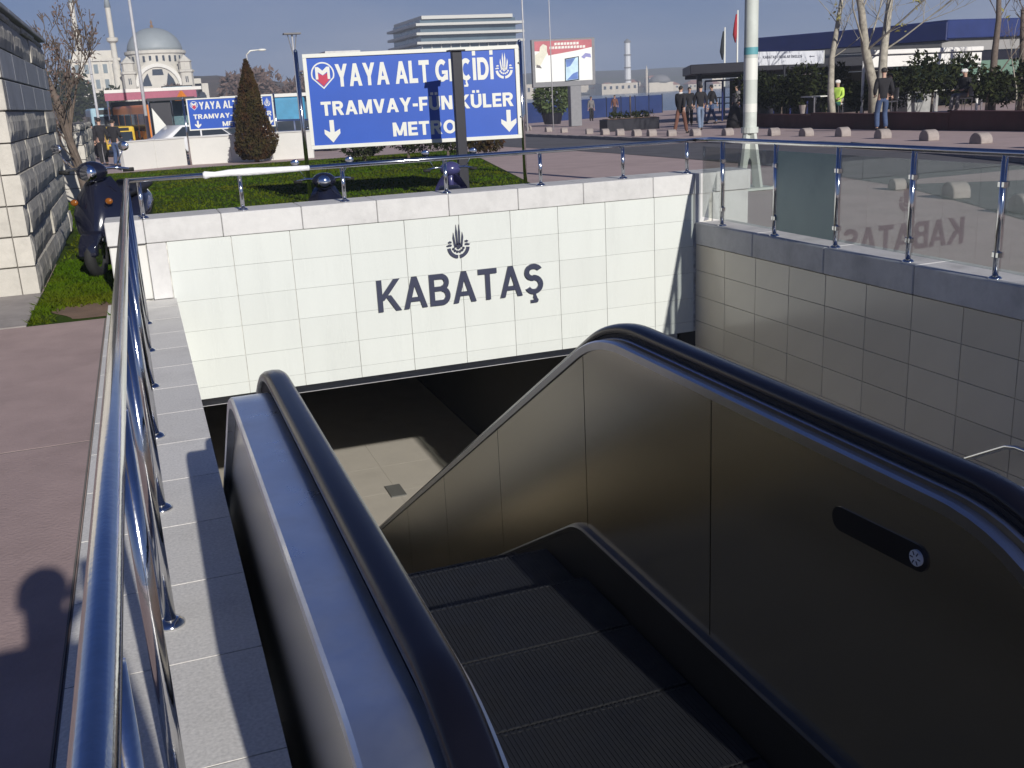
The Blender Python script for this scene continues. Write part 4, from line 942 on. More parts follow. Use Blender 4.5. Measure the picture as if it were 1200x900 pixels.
# ------------------------------------------------------------------ scooters
CHROME = mat('chrome', (0.8, 0.8, 0.82), 0.06, 1.0, 0.02)
AMBER = mat('amber_lens', (0.22, 0.07, 0.008), 0.15, 0, 0.05, coat=0.5)
TYRE = mat('tyre', (0.015, 0.015, 0.015), 0.8)
def scooter(loc, rot, label, paint, screen=None):
    t = empty('scooter', loc, label, 'scooter', 'scooters parked around the lettered wall', rot); B = lambda mb, n, m_, par=None, **kw: mb.build(n, m_, par or t, local=True, **kw)
    # local: x forward, wheelbase 1.25
    for x in (0.62, -0.60):
        w = B(MB().add(*torus((x, 0, .21), .155, .055)), 'wheel', TYRE, smooth=True)
        B(MB().lathe([(.11, -.03), (.11, .03)], 16, (0, 0, 0)), 'rim', CHROME, w).matrix_local = Matrix.Translation((x, 0, .21)) @ Matrix.Rotation(R(90), 4, 'X')
    fe = [(x_, z_) for x_, z_ in [(.82, .22), (.80, .33), (.72, .42), (.60, .45), (.48, .41), (.43, .32), (.50, .30), (.60, .37), (.70, .33), (.74, .22)]]
    B(MB().prism(fe, (0, -.09, 0), (1, 0, 0), (0, 0, 1), (0, .18, 0)), 'front_fender', paint, bevel=.02, seg=2, smooth=True)
    B(MB().tube([(.62, .075, .21), (.50, .075, .62)], .02, 8).tube([(.62, -.075, .21), (.50, -.075, .62)], .02, 8), 'fork', CHROME, smooth=True)
    # leg shield with a curved front
    vs, fs = [], []
    prof = [(.62, .33, .16), (.60, .45, .22), (.55, .60, .25), (.48, .76, .22), (.42, .88, .15), (.40, .94, .10)]
    for x, z, w in prof:
        for k in range(9): u_ = -1+k/4; vs.append((x-.16*u_*u_, w*u_, z))
    for i in range(len(prof)-1):
        for k in range(8): fs.append((i*9+k, i*9+k+1, i*9+k+10, i*9+k+9))
    n_ = len(vs); vs += [(x-.04, y, z) for x, y, z in vs]; fs += [tuple(i+n_ for i in f)[::-1] for f in fs]
    B(MB().add(vs, fs), 'leg_shield', paint, smooth=True)
    B(MB().prism([(.46, .30), (.46, .25), (-.25, .22), (-.25, .30)], (0, -.17, 0), (1, 0, 0), (0, 0, 1), (0, .34, 0)), 'floorboard', BLACKP, bevel=.01)
    vs, fs = [], []; secs = [(-.10, .25, .55, .13), (-.22, .24, .68, .20), (-.45, .28, .72, .22), (-.70, .40, .74, .18), (-.90, .55, .73, .08)]
    for x, z0, z1, w in secs:
        for k in range(12):
            a_ = 2*math.pi*k/12; vs.append((x, w*math.copysign(abs(math.cos(a_))**.6, math.cos(a_)), (z0+z1)/2+(z1-z0)/2*math.copysign(abs(math.sin(a_))**.7, math.sin(a_))))
    for i in range(len(secs)-1):
        for k in range(12): fs.append((i*12+k, i*12+(k+1) % 12, (i+1)*12+(k+1) % 12, (i+1)*12+k))
    fs += [tuple(range(12))[::-1], tuple(range(48, 60))]
    B(MB().add(vs, fs), 'rear_body', paint, smooth=True)
    B(MB().prism([(-.08, .70), (-.12, .77), (-.45, .80), (-.50, .86), (-.85, .84), (-.90, .76), (-.6, .71)], (0, -.14, 0), (1, 0, 0), (0, 0, 1), (0, .28, 0)), 'seat', mat('seat_vinyl', (0.015, 0.015, 0.02), 0.5), bevel=.03, seg=2, smooth=True)
    B(MB().tube([(.44, 0, .55), (.36, 0, .98)], .04, 10), 'steering_column', paint, smooth=True)
    B(MB().ball((.40, 0, 1.0), .12, 14, 9, (1, 1.25, .85)), 'headset', paint, smooth=True)
    hl = B(MB().ball((.49, 0, .99), .085, 14, 9, (.55, 1, 1)), 'headlight', CHROME, smooth=True)
    hb = B(MB().tube([(.28, .36, 1.0), (.34, .2, 1.03), (.37, 0, 1.02), (.34, -.2, 1.03), (.28, -.36, 1.0)], .014, 8), 'handlebar', CHROME, smooth=True)
    for s_ in (-1, 1):
        B(MB().tube([(.30, s_*.27, 1.0), (.28, s_*.37, 1.0)], .02, 8), 'grip', TYRE, hb, smooth=True)
        m_ = B(MB().tube([(.33, s_*.22, 1.03), (.36, s_*.32, 1.20)], .006, 6), 'mirror_stem', CHROME, hb, smooth=True)
        B(MB().ball((.36, s_*.33, 1.23), .055, 12, 7, (.25, 1, .85)), 'mirror', CHROME, smooth=True)
        B(MB().ball((.52, s_*.17, .72), .04, 10, 7, (.5, 1, .8)), 'indicator', AMBER, smooth=True)
    if screen:
        vs, fs = [], []
        for i, (x, z, w) in enumerate([(.46, .98, .20), (.44, 1.12, .23), (.38, 1.26, .21), (.30, 1.38, .12)]):
            for k in range(7): u_ = -1+k/3; vs.append((x-.10*u_*u_, w*u_, z))
        for i in range(3):
            for k in range(6): fs.append((i*7+k, i*7+k+1, i*7+k+8, i*7+k+7))
        B(MB().add(vs, fs), 'windscreen', screen, smooth=True)
    B(MB().tube([(-.15, .12, .26), (-.05, .22, .02)], .012, 6), 'stand', CHROME)
    B(MB().box(-.93, -.07, .60, -.90, .07, .66), 'tail_light', SIGNR, bevel=.008)
    return t
def torus(c, R_, r, n=24, m_=10):
    vs, fs = [], []
    for i in range(n):
        a_ = 2*math.pi*i/n
        for k in range(m_):
            b_ = 2*math.pi*k/m_; rr = R_+r*math.cos(b_); vs.append((c[0]+rr*math.cos(a_), c[1]+r*math.sin(b_), c[2]+rr*math.sin(a_)))
    for i in range(n):
        for k in range(m_): fs.append((i*m_+k, i*m_+(k+1) % m_, ((i+1) % n)*m_+(k+1) % m_, ((i+1) % n)*m_+k))
    return vs, fs
DKBLUE = mat('scooter_black_blue', (0.010, 0.011, 0.022), 0.12, 0, 0.05, coat=0.6)
BLUEV = mat('scooter_violet_blue', (0.05, 0.05, 0.14), 0.2, 0, 0.05, coat=0.5)
SCR = mat('tinted_screen', (0.02, 0.025, 0.04), 0.08, 0, 0.05)
scooter((-0.30, 11.25, 0), R(-110), 'glossy black scooter with round chrome headlight on the grass by the stone wall', DKBLUE)
sc2 = scooter((1.75, 10.45, 0), R(-100), 'black scooter with amber indicator lamps peeping over the white wall', DKBLUE, None)
sc3 = scooter((3.08, 10.45, 0), R(72), 'violet blue scooter behind the white wall beside the dark post', BLUEV, None)

sc2.scale = (.80, .80, .80); sc3.scale = (.78, .78, .78)

# ------------------------------------------------------------------ hedges and potted bushes
def bush(name, c, r, hgt, n, label, material=LEAF_D, size=.12, cat='bush', group=None):
    o = empty(name, c, label, cat, group); x0, y0, z0 = c; lumps = [(random.uniform(-.45, .45)*r[0], random.uniform(-.45, .45)*r[1], random.uniform(.45, .75)*hgt, random.uniform(.4, .6)) for _ in range(6)]
    MB().tube([(x0, y0, z0-.02), (x0+.02, y0, z0+hgt*.6)], [.05, .02], 6).build('stem', BARK, o)
    def f():
        lx, ly, lz, lr_ = random.choice(lumps); d = Vector((random.gauss(0, 1), random.gauss(0, 1), random.gauss(0, 1))).normalized(); q = random.uniform(.75, 1.0)
        return (x0+lx+d.x*lr_*r[0]*q, y0+ly+d.y*lr_*r[1]*q, z0+max(.05, lz+d.z*lr_*hgt*.75*q)), d
    leafy(n, f, size, 'crown', material, o); return o
hg = 'dark shrubs behind the far sign'
for i, (x, y, w, h, lab) in enumerate(((6.6, 31.6, .85, .75, 'leftmost low dark shrub below the large blue sign'), (7.9, 31.2, .8, .85, 'low dark shrub below the middle of the large blue sign'), (9.0, 30.6, .75, .85, 'low dark shrub beside the dark post below the blue sign'), (10.0, 30.0, .8, .6, 'reddish low shrub right of the dark post below the blue sign'))):
    bush('shrub', (x, y, g(y)), (w, .6), h, 1400, lab, LEAF_D if i < 3 else LEAF_C, .09, 'shrub', hg)
pb = empty('potted_bush', (27.2, 66.5, g(66)+.1), 'round green bush in a dark tub left of the billboard post', 'bush')
MB().lathe([(.55, 0), (.75, .7), (.78, .75), (.70, .75)], 14, (27.2, 66.5, g(66)+.1)).build('tub', NAVY, pb)
def pf():
    d = Vector((random.gauss(0, 1), random.gauss(0, 1), random.gauss(0, 1))).normalized(); q = random.uniform(.7, 1.05); return (27.2+d.x*1.25*q, 66.5+d.y*1.25*q, g(66)+1.85+d.z*1.2*q), d
leafy(1500, pf, .28, 'crown', mat('leaf_mid', (0.05, 0.075, 0.015), 0.7, 0, .4, 3), pb)
pl = empty('planter', (21.0, 42.0, g(42)+.1), 'dark low planter box with a small tree stem standing on the pavement', 'planter')
MB().box(19.6, 41.6, g(42)+.1, 22.2, 42.4, g(42)+.62).build('box', NAVY, pl, bevel=.02); MB().tube([(20.95, 42, g(42)+.5), (20.95, 42, g(42)+1.6)], .035, 6).build('stem', BARK, pl)
MB().box(19.7, 41.7, g(42)+.60, 22.1, 42.3, g(42)+.64).build('soil', SOIL, pl)
def pf2(): return (random.uniform(19.9, 22.0), random.uniform(41.7, 42.3), g(42)+.65+random.random()*.25), (0, 0, 1)
leafy(250, pf2, .14, 'plants', LEAF_D, pl)

# ------------------------------------------------------------------ red planter wall, hedge, cafe
rp_ = [(23.4, 37.4), (22.3, 30.5), (21.7, 26.5), (21.4, 23.0), (21.0, 19.0), (20.6, 15.5)]
rpw = empty('planter_wall', (21.8, 26, g(26)+.1), 'long dark red planter wall in front of the cafe hedge', 'planter')
for a_, b_ in zip(rp_, rp_[1:]):
    d = Vector((b_[0]-a_[0], b_[1]-a_[1], 0)); n_ = Vector((-d.y, d.x, 0)).normalized(); zz = g((a_[1]+b_[1])/2)+.08
    MB().obox(((a_[0]+b_[0])/2, (a_[1]+b_[1])/2, zz+.24), d/2*.998, n_*.12, (0, 0, .24)).build('panel', REDP, rpw, bevel=.01)
    MB().obox(((a_[0]+b_[0])/2+.05, (a_[1]+b_[1])/2, zz+.50), d/2*.998, n_*.18, (0, 0, .02)).build('coping', REDP, rpw)
fill = [[(rp_[i][0]+.1, rp_[i][1]), (rp_[i][0]+2.2, rp_[i][1]+.2), (rp_[i+1][0]+2.2, rp_[i+1][1]+.2), (rp_[i+1][0]+.1, rp_[i+1][1])] for i in range(len(rp_)-1)]
sheet('planter_soil', fill, SOIL, lambda x, y: g(y)+.50)
hb_ = [(24.3, 37.0, 1.0, 1.7), (24.2, 35.2, .9, 1.5), (23.7, 33.0, 1.0, 1.9), (25.6, 34.2, 1.1, 2.0), (24.9, 31.2, .8, 1.2), (26.6, 31.5, 1.0, 1.6), (25.4, 28.3, .9, 1.9), (26.9, 28.8, 1.0, 1.8), (25.7, 26.2, 1.0, 1.2), (27.6, 26.6, 1.1, 1.6), (26.2, 24.2, .9, .9), (28.6, 25.4, 1.0, 1.7), (30.4, 26.4, 1.3, 1.9), (31.8, 28.0, 1.4, 2.0)]
wh = ['beside the lamp pole', 'just right of the lamp pole', 'left of the person in the yellow vest', 'behind the seated person in the yellow vest', 'right of the person in the yellow vest', 'left of the pale pair of trunks', 'behind the man with his back turned', 'right of the man with his back turned', 'below the left end of the awning', 'below the middle of the awning', 'low by the planter below the awning', 'under the right post of the awning', 'right of the awning post', 'at the right edge behind the planter']
for (x, y, w, h), lab in zip(hb_, wh): bush('hedge_bush', (x, y, g(y)+.45), (w, w), h, 1100, 'dark evergreen bush '+lab, LEAF_D, .15, 'bush', 'bushes behind the red planter wall')
s_ = person((24.1, 31.6, g(32)+.35), R(120), 'sit', 'seated person in a yellow vest with a pale cap behind the planter', HIVIS, GREENC, HAIRW, cap=WHITEC)
person((25.0, 29.9, g(30)+.45), R(80), 'sit', 'seated person in dark clothes right of the pale trunks', BLACKC, BLACKC, group='people seated at the cafe')
person((25.9, 27.4, g(28)+.45), R(100), 'sit', 'seated person in a white cap and dark top below the awning', BLACKC, GREYC, group='people seated at the cafe', cap=WHITEC)
def chair(x, y, r, lab):
    z = g(y)+.42; t = empty('cafe_chair', (x, y, z), lab, 'chair', 'cafe chairs behind the planter', r); B = lambda mb, n, m_: mb.build(n, m_, t, local=True)
    B(MB().box(-.2, -.2, .42, .2, .2, .46), 'seat', WHITE_P); B(MB().box(-.2, -.22, .5, .2, -.19, .9), 'backrest', WHITE_P)
    for a_ in (-.18, .18):
        for b_ in (-.18, .18): B(MB().tube([(a_, b_, 0), (a_, b_, .42)], .012, 6), 'leg', STEEL)
chair(24.05, 31.62, R(120), 'white cafe chair under the person in the yellow vest'); chair(25.0, 29.9, R(80), 'white cafe chair right of the pale trunks'); chair(25.9, 27.4, R(100), 'white cafe chair below the awning')
def table(x, y, lab):
    z = g(y)+.42; t = empty('cafe_table', (x, y, z), lab, 'table', 'cafe tables behind the planter'); MB().box(x-.4, y-.4, z+.72, x+.4, y+.4, z+.76).build('tabletop', WHITE_P, t); MB().tube([(x, y, z), (x, y, z+.72)], .035, 8).build('leg', STEEL, t); MB().lathe([(.25, 0), (.25, .02), (.04, .05)], 12, (x, y, z)).build('base', STEEL, t)
table(23.55, 32.2, 'white cafe table left of the person in the yellow vest'); table(25.7, 28.5, 'white cafe table below the awning')
pot = empty('flower_pot', (22.35, 31.2, g(31)+.58), 'pale flower pot standing on the red planter wall', 'flower pot'); MB().lathe([(.10, 0), (.15, .28), (.16, .30), (.13, .30)], 12, (22.35, 31.2, g(31)+.60)).build('pot', BOLL, pot)
leafy(60, lambda: ((22.35+random.gauss(0, .07), 31.2+random.gauss(0, .07), g(31)+.95+random.gauss(0, .06)), (0, 0, 1)), .1, 'plant', LEAF_D, pot)

# ------------------------------------------------------------------ ferry terminal
ROOFB = mat('roof_blue', (0.007, 0.016, 0.10), 0.35, 0, .15, 1)
term = empty('ferry_terminal', (40, 52, g(52)), 'long low ferry terminal with a blue roof and dark canopy behind the trees', 'building')
def slab(mb, p, q, dep, z0, z1):
    p, q = Vector((*p, 0)), Vector((*q, 0)); d = (q-p); n_ = Vector((-d.y, d.x, 0)).normalized()*dep
    vs = [p, q, q+n_, p+n_]; return mb.add([(v.x, v.y, z) for z in (z0, z1) for v in vs], [(0, 3, 2, 1), (4, 5, 6, 7), (0, 1, 5, 4), (1, 2, 6, 5), (2, 3, 7, 6), (3, 0, 4, 7)])
slab(MB(), (26.5, 46.4), (34.0, 42.5), 12, 1.95, 2.42).build('canopy', NAVY, term, bevel=.03)
slab(MB(), (34.0, 42.5), (62, 47.0), 14, 1.75, 2.42).build('canopy', NAVY, term, bevel=.03)
slab(MB(), (34, 49), (62, 52), 5, g(50), 1.7).build('wall', DARKW, term)
slab(MB(), (43.8, 67.8), (49.2, 53.9), 16, 3.35, 4.5).build('roof', ROOFB, term, bevel=.05)
slab(MB(), (49.25, 53.9), (75, 55), 16, 3.45, 4.6).build('roof', mat('roof_blue_light', (0.018, 0.032, 0.13), .4, 0, .2, 1), term, bevel=.05)
slab(MB(), (43.9, 67.4), (49.2, 54.3), 14, 3.0, 3.34).build('cornice', CONC_D, term); slab(MB(), (49.25, 54.3), (75, 55.4), 14, 2.7, 3.44).build('cornice', mat('cornice_grey', (0.27, 0.26, 0.25), .7, 0, .1, 1), term)
slab(MB(), (44.3, 67), (49.4, 54.9), 13, 2.4, 3.0).build('upper_wall', WINDOW, term); slab(MB(), (49.45, 54.9), (75, 56), 13, 2.4, 2.7).build('upper_wall', WINDOW, term)
for x, y in ((27.3, 46.9), (30.5, 45.3), (33.8, 44), (38, 44.5), (44, 45.5), (50, 46.5)): MB().lathe([(.14, g(y)), (.14, 1.95)], 10, (x, y, 0)).build('column', NAVY, term, smooth=True, angle=30)
for i in range(7): MB().tube([(28+i*.9, 47.5-i*.2, g(47)), (28+i*.9, 47.5-i*.2, 1.6)], .045, 6).build('gate_bar', ROOFB, term)
MB().tube([(28, 47.5, 1.6), (33.4, 46.3, 1.6)], .05, 6).build('gate_bar', ROOFB, term)
fa = Vector((23.4, 36.6, 0)); fb = Vector((28.8, 38.9, 0)); fu = (fb-fa).normalized(); fn = Vector((fu.y, -fu.x, 0)); FW = (fb-fa).length
fas = empty('fascia_banner', tuple((fa+fb)/2+Vector((0, 0, 2.1))), 'long white lettered fascia banner beside the lamp pole', 'banner')
MB().obox(tuple((fa+fb)/2+Vector((0, 0, 2.36))), fu*FW/2, fn*.04, (0, 0, .27)).build('panel', mat('banner_grey', (0.62, 0.63, 0.66), .6, 0, .05, 2), fas, bevel=.006)
MB().obox(tuple(fb+fu*.03+Vector((0, 0, 2.36))), fu*.025, fn*.05, (0, 0, .28)).build('end_cap', SIGNW, fas)
text('KABATAŞ - ADALAR İSKELESİ', fa+fu*(FW*.20)+fn*.045+Vector((0, 0, 2.36)), fu, (0, 0, 1), fn, FW*.50, .11, .004, LETTER, fas, bold=.17)
MB().prism([(0, .0), (.10, .05), (.10, .015), (.42, .015), (.42, -.015), (.10, -.015), (.10, -.05)], tuple(fa+fu*(FW*.80)+fn*.042+Vector((0, 0, 2.40))), fu, (0, 0, 1), fn*.004).build('arrow', LETTER, fas)
for q_ in (.06, .5, .94): MB().tube([fa+fu*FW*q_-fn*.05+Vector((0, 0, g(37))), fa+fu*FW*q_-fn*.05+Vector((0, 0, 2.2))], .05, 8).build('post', NAVY, fas)
aw = empty('awning', (27, 31.2, g(31)), 'white roller awning on white posts beside the pale trunks', 'awning'); A0, A1 = Vector((24.6, 30.9, 0)), Vector((30.65, 31.7, 0)); au = (A1-A0).normalized(); an = Vector((au.y, -au.x, 0)); AW = (A1-A0).length
AWM = mat('awning_white', (0.72, 0.70, 0.66), .6, 0, .05, 3)
MB().obox(tuple((A0+A1)/2+Vector((0, 0, 1.95))), au*AW/2, an*.03, (0, 0, .19)).build('valance', AWM, aw, bevel=.01); MB().obox(tuple((A0+A1)/2+Vector((0, 0, 2.27))), au*AW/2, an*.10, (0, 0, .08)).build('cassette', AWM, aw, bevel=.02)
MB().add([tuple(A0+an*-.1+Vector((0, 0, 2.24))), tuple(A1+an*-.1+Vector((0, 0, 2.24))), tuple(A1-an*2.8+Vector((0, 0, 2.32))), tuple(A0-an*2.8+Vector((0, 0, 2.32)))], [(0, 1, 2, 3)]).build('canvas', AWM, aw)
for q_ in (.003, .99): MB().tube([A0+au*AW*q_+Vector((0, 0, g(31)+.1)), A0+au*AW*q_+Vector((0, 0, 2.0))], .05, 8).build('post', AWM, aw)
MB().tube([A0+au*AW*.99+Vector((0, 0, 1.6)), A0+au*AW*.93+Vector((0, 0, 1.86))], .03, 6).build('brace', AWM, aw)
gt = empty('green_tent', (33.5, 33, g(33)), 'pale green canvas tent roof right of the awning', 'tent'); slab(MB(), (30.9, 33.2), (37, 34.4), 3, 1.25, 1.85).build('roof', mat('tent_green', (0.12, 0.20, 0.15), .7), gt); 
for x, y in ((31, 33.4), (36.8, 34.5), (30.5, 36), (36.2, 37.2)): MB().tube([(x, y, g(y)), (x, y, 1.3)], .04, 6).build('post', STEEL, gt)
wb = empty('white_kiosk', (29.5, 33.5, g(33)), 'small white kiosk front in the shade under the awning', 'kiosk'); MB().box(28.7, 33.3, g(33), 30.2, 34.3, 1.0).build('wall', mat('kiosk_grey', (0.30, 0.30, 0.29), .6, 0, .3, 3), wb); MB().box(28.9, 33.27, g(33)+.7, 29.4, 33.3, .75).build('window', WINDOW, wb); MB().box(28.5, 33.0, 1.0, 30.4, 34.5, 1.1).build('roof', NAVY, wb)

# ------------------------------------------------------------------ quay fence, flagpoles, billboard
FEN = mat('fence_blue', (0.022, 0.04, 0.13), .25, 0, .15, 1)
qf = empty('quay_fence', (40, 84, g(80)), 'dark blue panelled fence along the water behind the billboard', 'fence')
f0, f1 = Vector((30.8, 81, 0)), Vector((47.5, 88.5, 0)); fd_ = (f1-f0).normalized(); fl_ = (f1-f0).length; nf = 9
for i in range(nf):
    c_ = f0+fd_*fl_*(i+.5)/nf; MB().obox((c_.x, c_.y, -.20), fd_*(fl_/nf/2-.06), Vector((fd_.y, -fd_.x, 0))*.04, (0, 0, .82)).build('panel', FEN, qf)
for i in range(nf+1):
    c_ = f0+fd_*fl_*i/nf; MB().tube([(c_.x, c_.y, -1.2), (c_.x, c_.y, .70)], .06, 6).build('post', NAVY, qf)
lowf = empty('quay_railing', (55, 92, g(80)), 'low dark railing along the quay left of the terminal', 'railing')
for i in range(14): MB().tube([(47.8+i*1.05, 82-i*1.6, g(80)), (47.8+i*1.05, 82-i*1.6, .25)], .05, 6).build('post', NAVY, lowf)
for zz in (-.3, .2): MB().tube([(47.8, 82, zz), (61.5, 61.2, zz)], .05, 6).build('rail', NAVY, lowf)
for (x, y, top, col, lab) in ((36.8, 60, 4.9, (0.02, 0.025, 0.03), 'left white flagpole with a furled dark flag above the canopy'), (38.0, 60.4, 5.95, (0.35, 0.02, 0.03), 'right white flagpole with a furled red flag behind the lamp pole')):
    fp = empty('flagpole', (x, y, g(y)), lab, 'flagpole', 'flagpoles behind the canopy'); MB().tube([(x, y, g(y)), (x, y, top)], [.07, .05], 8).build('pole', SIGNW, fp, smooth=True)
    MB().tube([(x-.10, y, top-.25), (x-.17, y-.02, top-.8), (x-.21, y, top-1.5), (x-.16, y, top-2.0)], [.05, .10, .14, .04], 8).build('flag', cloth('flag_%d' % int(top), col), fp, smooth=True)
bbx = empty('billboard', (24.6, 55.6, g(55)+.1), 'grey framed advertising billboard with a red and white poster on one thick post', 'billboard')
BO = Vector((21.95, 56.4, 0)); BU = Vector((3.68, -.55, 0)); BW = BU.length; BU.normalize(); BN = Vector((BU.y, -BU.x, 0)); Z = Vector((0, 0, 1)); z0b, z1b = 1.72, 4.35; FRM = mat('billboard_grey', (0.17, 0.17, 0.18), .5)
bp = lambda a_, b_, d=0.0: BO+BU*(a_*BW)+Z*(z0b+b_*(z1b-z0b))+BN*d
BH = z1b-z0b
MB().obox(bp(.5, .5, -.16), BU*BW/2, BN*.16, Z*BH/2).build('case', FRM, bbx, bevel=.02)
MB().obox(bp(.5, .535, .006), BU*BW*.455, BN*.006, Z*BH*.425).build('poster', mat('poster_white', (0.74, 0.75, 0.70), .4, 0, .03, 2), bbx)
PR = mat('poster_red', (0.42, 0.10, 0.12), .4, 0, .2, 2); PBL = mat('poster_blue', (0.08, 0.16, 0.42), .4, 0, .3, 2)
def pq(poly, m_, n_, d): MB().prism([(a_*BW, b_*BH) for a_, b_ in poly], bp(0, 0, d), BU, Z, BN*.003).build(n_, m_, bbx)
pq([(.045, .76), (.24, .74), (.26, .66), (.70, .74), (.955, .80), (.955, .96), (.045, .96)], PR, 'poster_band', .013)
pq([(.51, .10), (.74, .12), (.745, .62), (.515, .58)], WINDOW, 'poster_phone', .013); pq([(.525, .12), (.725, .14), (.73, .60), (.53, .56)], mat('poster_sky', (0.45, 0.62, 0.72), .4, 0, .2, 3), 'poster_screen', .017)
pq([(.54, .40), (.60, .42), (.69, .59), (.53, .555)], PBL, 'poster_shape', .021); pq([(.54, .13), (.72, .145), (.72, .30), (.64, .26)], PBL, 'poster_shape', .021)
pq([(.05, .46), (.12, .44), (.19, .60), (.24, .70), (.24, .86), (.18, .90), (.13, .84), (.12, .74), (.05, .68)], mat('poster_cream', (0.62, 0.60, 0.48), .5, 0, .1, 5), 'poster_figure', .017); pq([(.06, .42), (.15, .40), (.12, .46), (.07, .48)], GREYC, 'poster_shadow', .019)
pq([(.78, .60), (.85, .68), (.93, .66), (.94, .58), (.86, .60), (.83, .56)], mat('poster_violet', (0.22, 0.22, 0.45), .4), 'poster_shape', .019)
for r_, (a0, a1, b_) in enumerate(((.36, .72, .865), (.28, .82, .79))):
    x = a0
    while x < a1: w_ = random.uniform(.028, .045); pq([(x, b_), (x+w_, b_+.004), (x+w_, b_+.055), (x, b_+.05)], SIGNW, 'poster_mark', .017); x += w_+.012
pq([(.955, .03), (1, .0), (1, 1), (.955, .97)], FRM, 'frame_edge', .012)
MB().box(24.0, 55.75, g(55)+.1, 24.68, 56.2, 1.72).build('post', mat('billboard_post', (0.20, 0.20, 0.21), .5), bbx, bevel=.02)
bin_ = empty('waste_bin', (22.6, 36.0, g(36)+.1), 'black covered litter bin beside the lamp pole on the far pavement', 'bin'); MB().lathe([(.36, 0), (.32, .4), (.22, .75), (.10, .9)], 12, (22.6, 36.0, g(36)+.1)).build('body', BLACKC, bin_, smooth=True)

# ------------------------------------------------------------------ far shore, hills, houses
HILL = mat('far_hill', (0.10, 0.10, 0.105), 1.0, 0, .3, .02, col2=(0.055, 0.07, 0.045), sscale=.02)
WOOD = mat('wooded_hill', (0.085, 0.06, 0.05), 1.0, 0, .4, .25, col2=(0.05, 0.045, 0.035), sscale=.05, bump=1.0, bscale=.4)
def ridge(name, xs_, y0, dep, hf, material, zb=-4):
    vs, fs = [], []; nx = len(xs_); ny = 7
    for j in range(ny):
        t = j/(ny-1)
        for i, x in enumerate(xs_):
            h = hf(x)*math.sin(min(1, t*1.25)*math.pi/2)**.8; vs.append((x, y0(x)+dep*t, zb+(h-zb)*(0 if j == 0 else 1)*1.0 if j else zb))
    for j in range(ny-1):
        for i in range(nx-1): fs.append((j*nx+i, j*nx+i+1, (j+1)*nx+i+1, (j+1)*nx+i))
    o = MB().add(vs, fs).build(name, material, smooth=True, recalc=False); return struct(o)
rh = random.Random(4)
ph_ = [rh.uniform(0, 6.28) for _ in range(8)]
def bumpy(x, s): return sum(math.sin(x*s*(1.7**k)+ph_[k])/(1.6**k) for k in range(5))
ridge('far_hill', [80+14*i for i in range(90)], lambda x: 640+0.0*x, 260, lambda x: 15.5+2.2*bumpy(x, .012)-0.004*(x-300), HILL)
ridge('wooded_hill', [-60+5*i for i in range(33)], lambda x: 300, 120, lambda x: 11.5+1.6*bumpy(x, .05)-max(0, x-66)*.36, WOOD, zb=-1)
HW = mat('house_cream', (0.52, 0.46, 0.37), .8, 0, .1, .3, obj_var=.25); HRF = mat('house_roof', (0.30, 0.15, 0.11), .8, 0, .2, .3, obj_var=.2)
def house(x, y, z, w, d, h, lab, grp='houses on the far shore', roof=True, wins=True):
    o = empty('house', (x, y, z), lab, 'house', grp)
    MB().box(x-w/2, y-d/2, z-3, x+w/2, y+d/2, z+h).build('wall', HW, o)
    if roof: MB().add([(x-w/2-.3, y-d/2-.3, z+h), (x+w/2+.3, y-d/2-.3, z+h), (x+w/2+.3, y+d/2+.3, z+h), (x-w/2-.3, y+d/2+.3, z+h), (x-w*.25, y, z+h+w*.22), (x+w*.25, y, z+h+w*.22)], [(0, 1, 5, 4), (1, 2, 5), (2, 3, 4, 5), (3, 0, 4), (0, 3, 2, 1)]).build('roof', HRF, o)
    if wins:
        nw = max(2, int(w/4))
        for i in range(nw): MB().box(x-w/2+w*(i+.3)/nw, y-d/2-.06, z+h*.45, x-w/2+w*(i+.7)/nw, y-d/2-.003, z+h*.75).build('window', WINDOW, o)
hl_ = rh
for i in range(34):
    x = 236+i*9.5+rh.uniform(-3, 3); z = rh.choice([-2.6, -2.6, -2.2, 0, 2.0]); w = rh.uniform(5, 10)
    house(x, 634+rh.uniform(-2, 2)+(z+3)*3.0, z, w, 8, rh.uniform(2.5, 4.5), 'pale house with a tiled roof in the row along the far shore')
house(247, 628, -2.8, 20, 12, 8.5, 'big pale block on the far shore just right of the blue sign', roof=False)
house(303, 628, -2.8, 26, 12, 6.5, 'broad tan warehouse on the far shore right of the billboard', roof=False)
mq = empty('small_mosque', (335, 630, -3), 'small domed tan building with a minaret on the far shore', 'mosque'); MB().box(326, 625, -4, 344, 637, 3).build('wall', HW, mq); MB().lathe([(7.5, 3), (7.2, 4.6), (5.5, 6.6), (2.5, 7.8), (.1, 8.1)], 14, (337, 631, 0)).build('dome', CONC_D, mq, smooth=True); MB().lathe([(.8, -3), (.8, 10), (1.3, 10.2), (.7, 10.7), (.05, 14.5)], 8, (325.2, 627, 0)).build('minaret', HW, mq)
tw = empty('tower', (313.5, 631.5, -3), 'tall slender white tower on the far shore right of the billboard', 'tower')
MB().lathe([(2.3, -3.5), (2.0, 20), (1.9, 29)], 10, (313.5, 631.5, 0)).build('shaft', mat('tower_white', (0.62, 0.62, 0.62), .6), tw); MB().lathe([(2.2, 29), (2.3, 30), (1.2, 30.8), (.2, 31.6)], 10, (313.5, 631.5, 0)).build('cap', CONC_D, tw)
for z in (5, 13, 21): MB().lathe([(2.5, z), (2.5, z+.8)], 10, (313.5, 631.5, 0)).build('ring', CONC_D, tw)

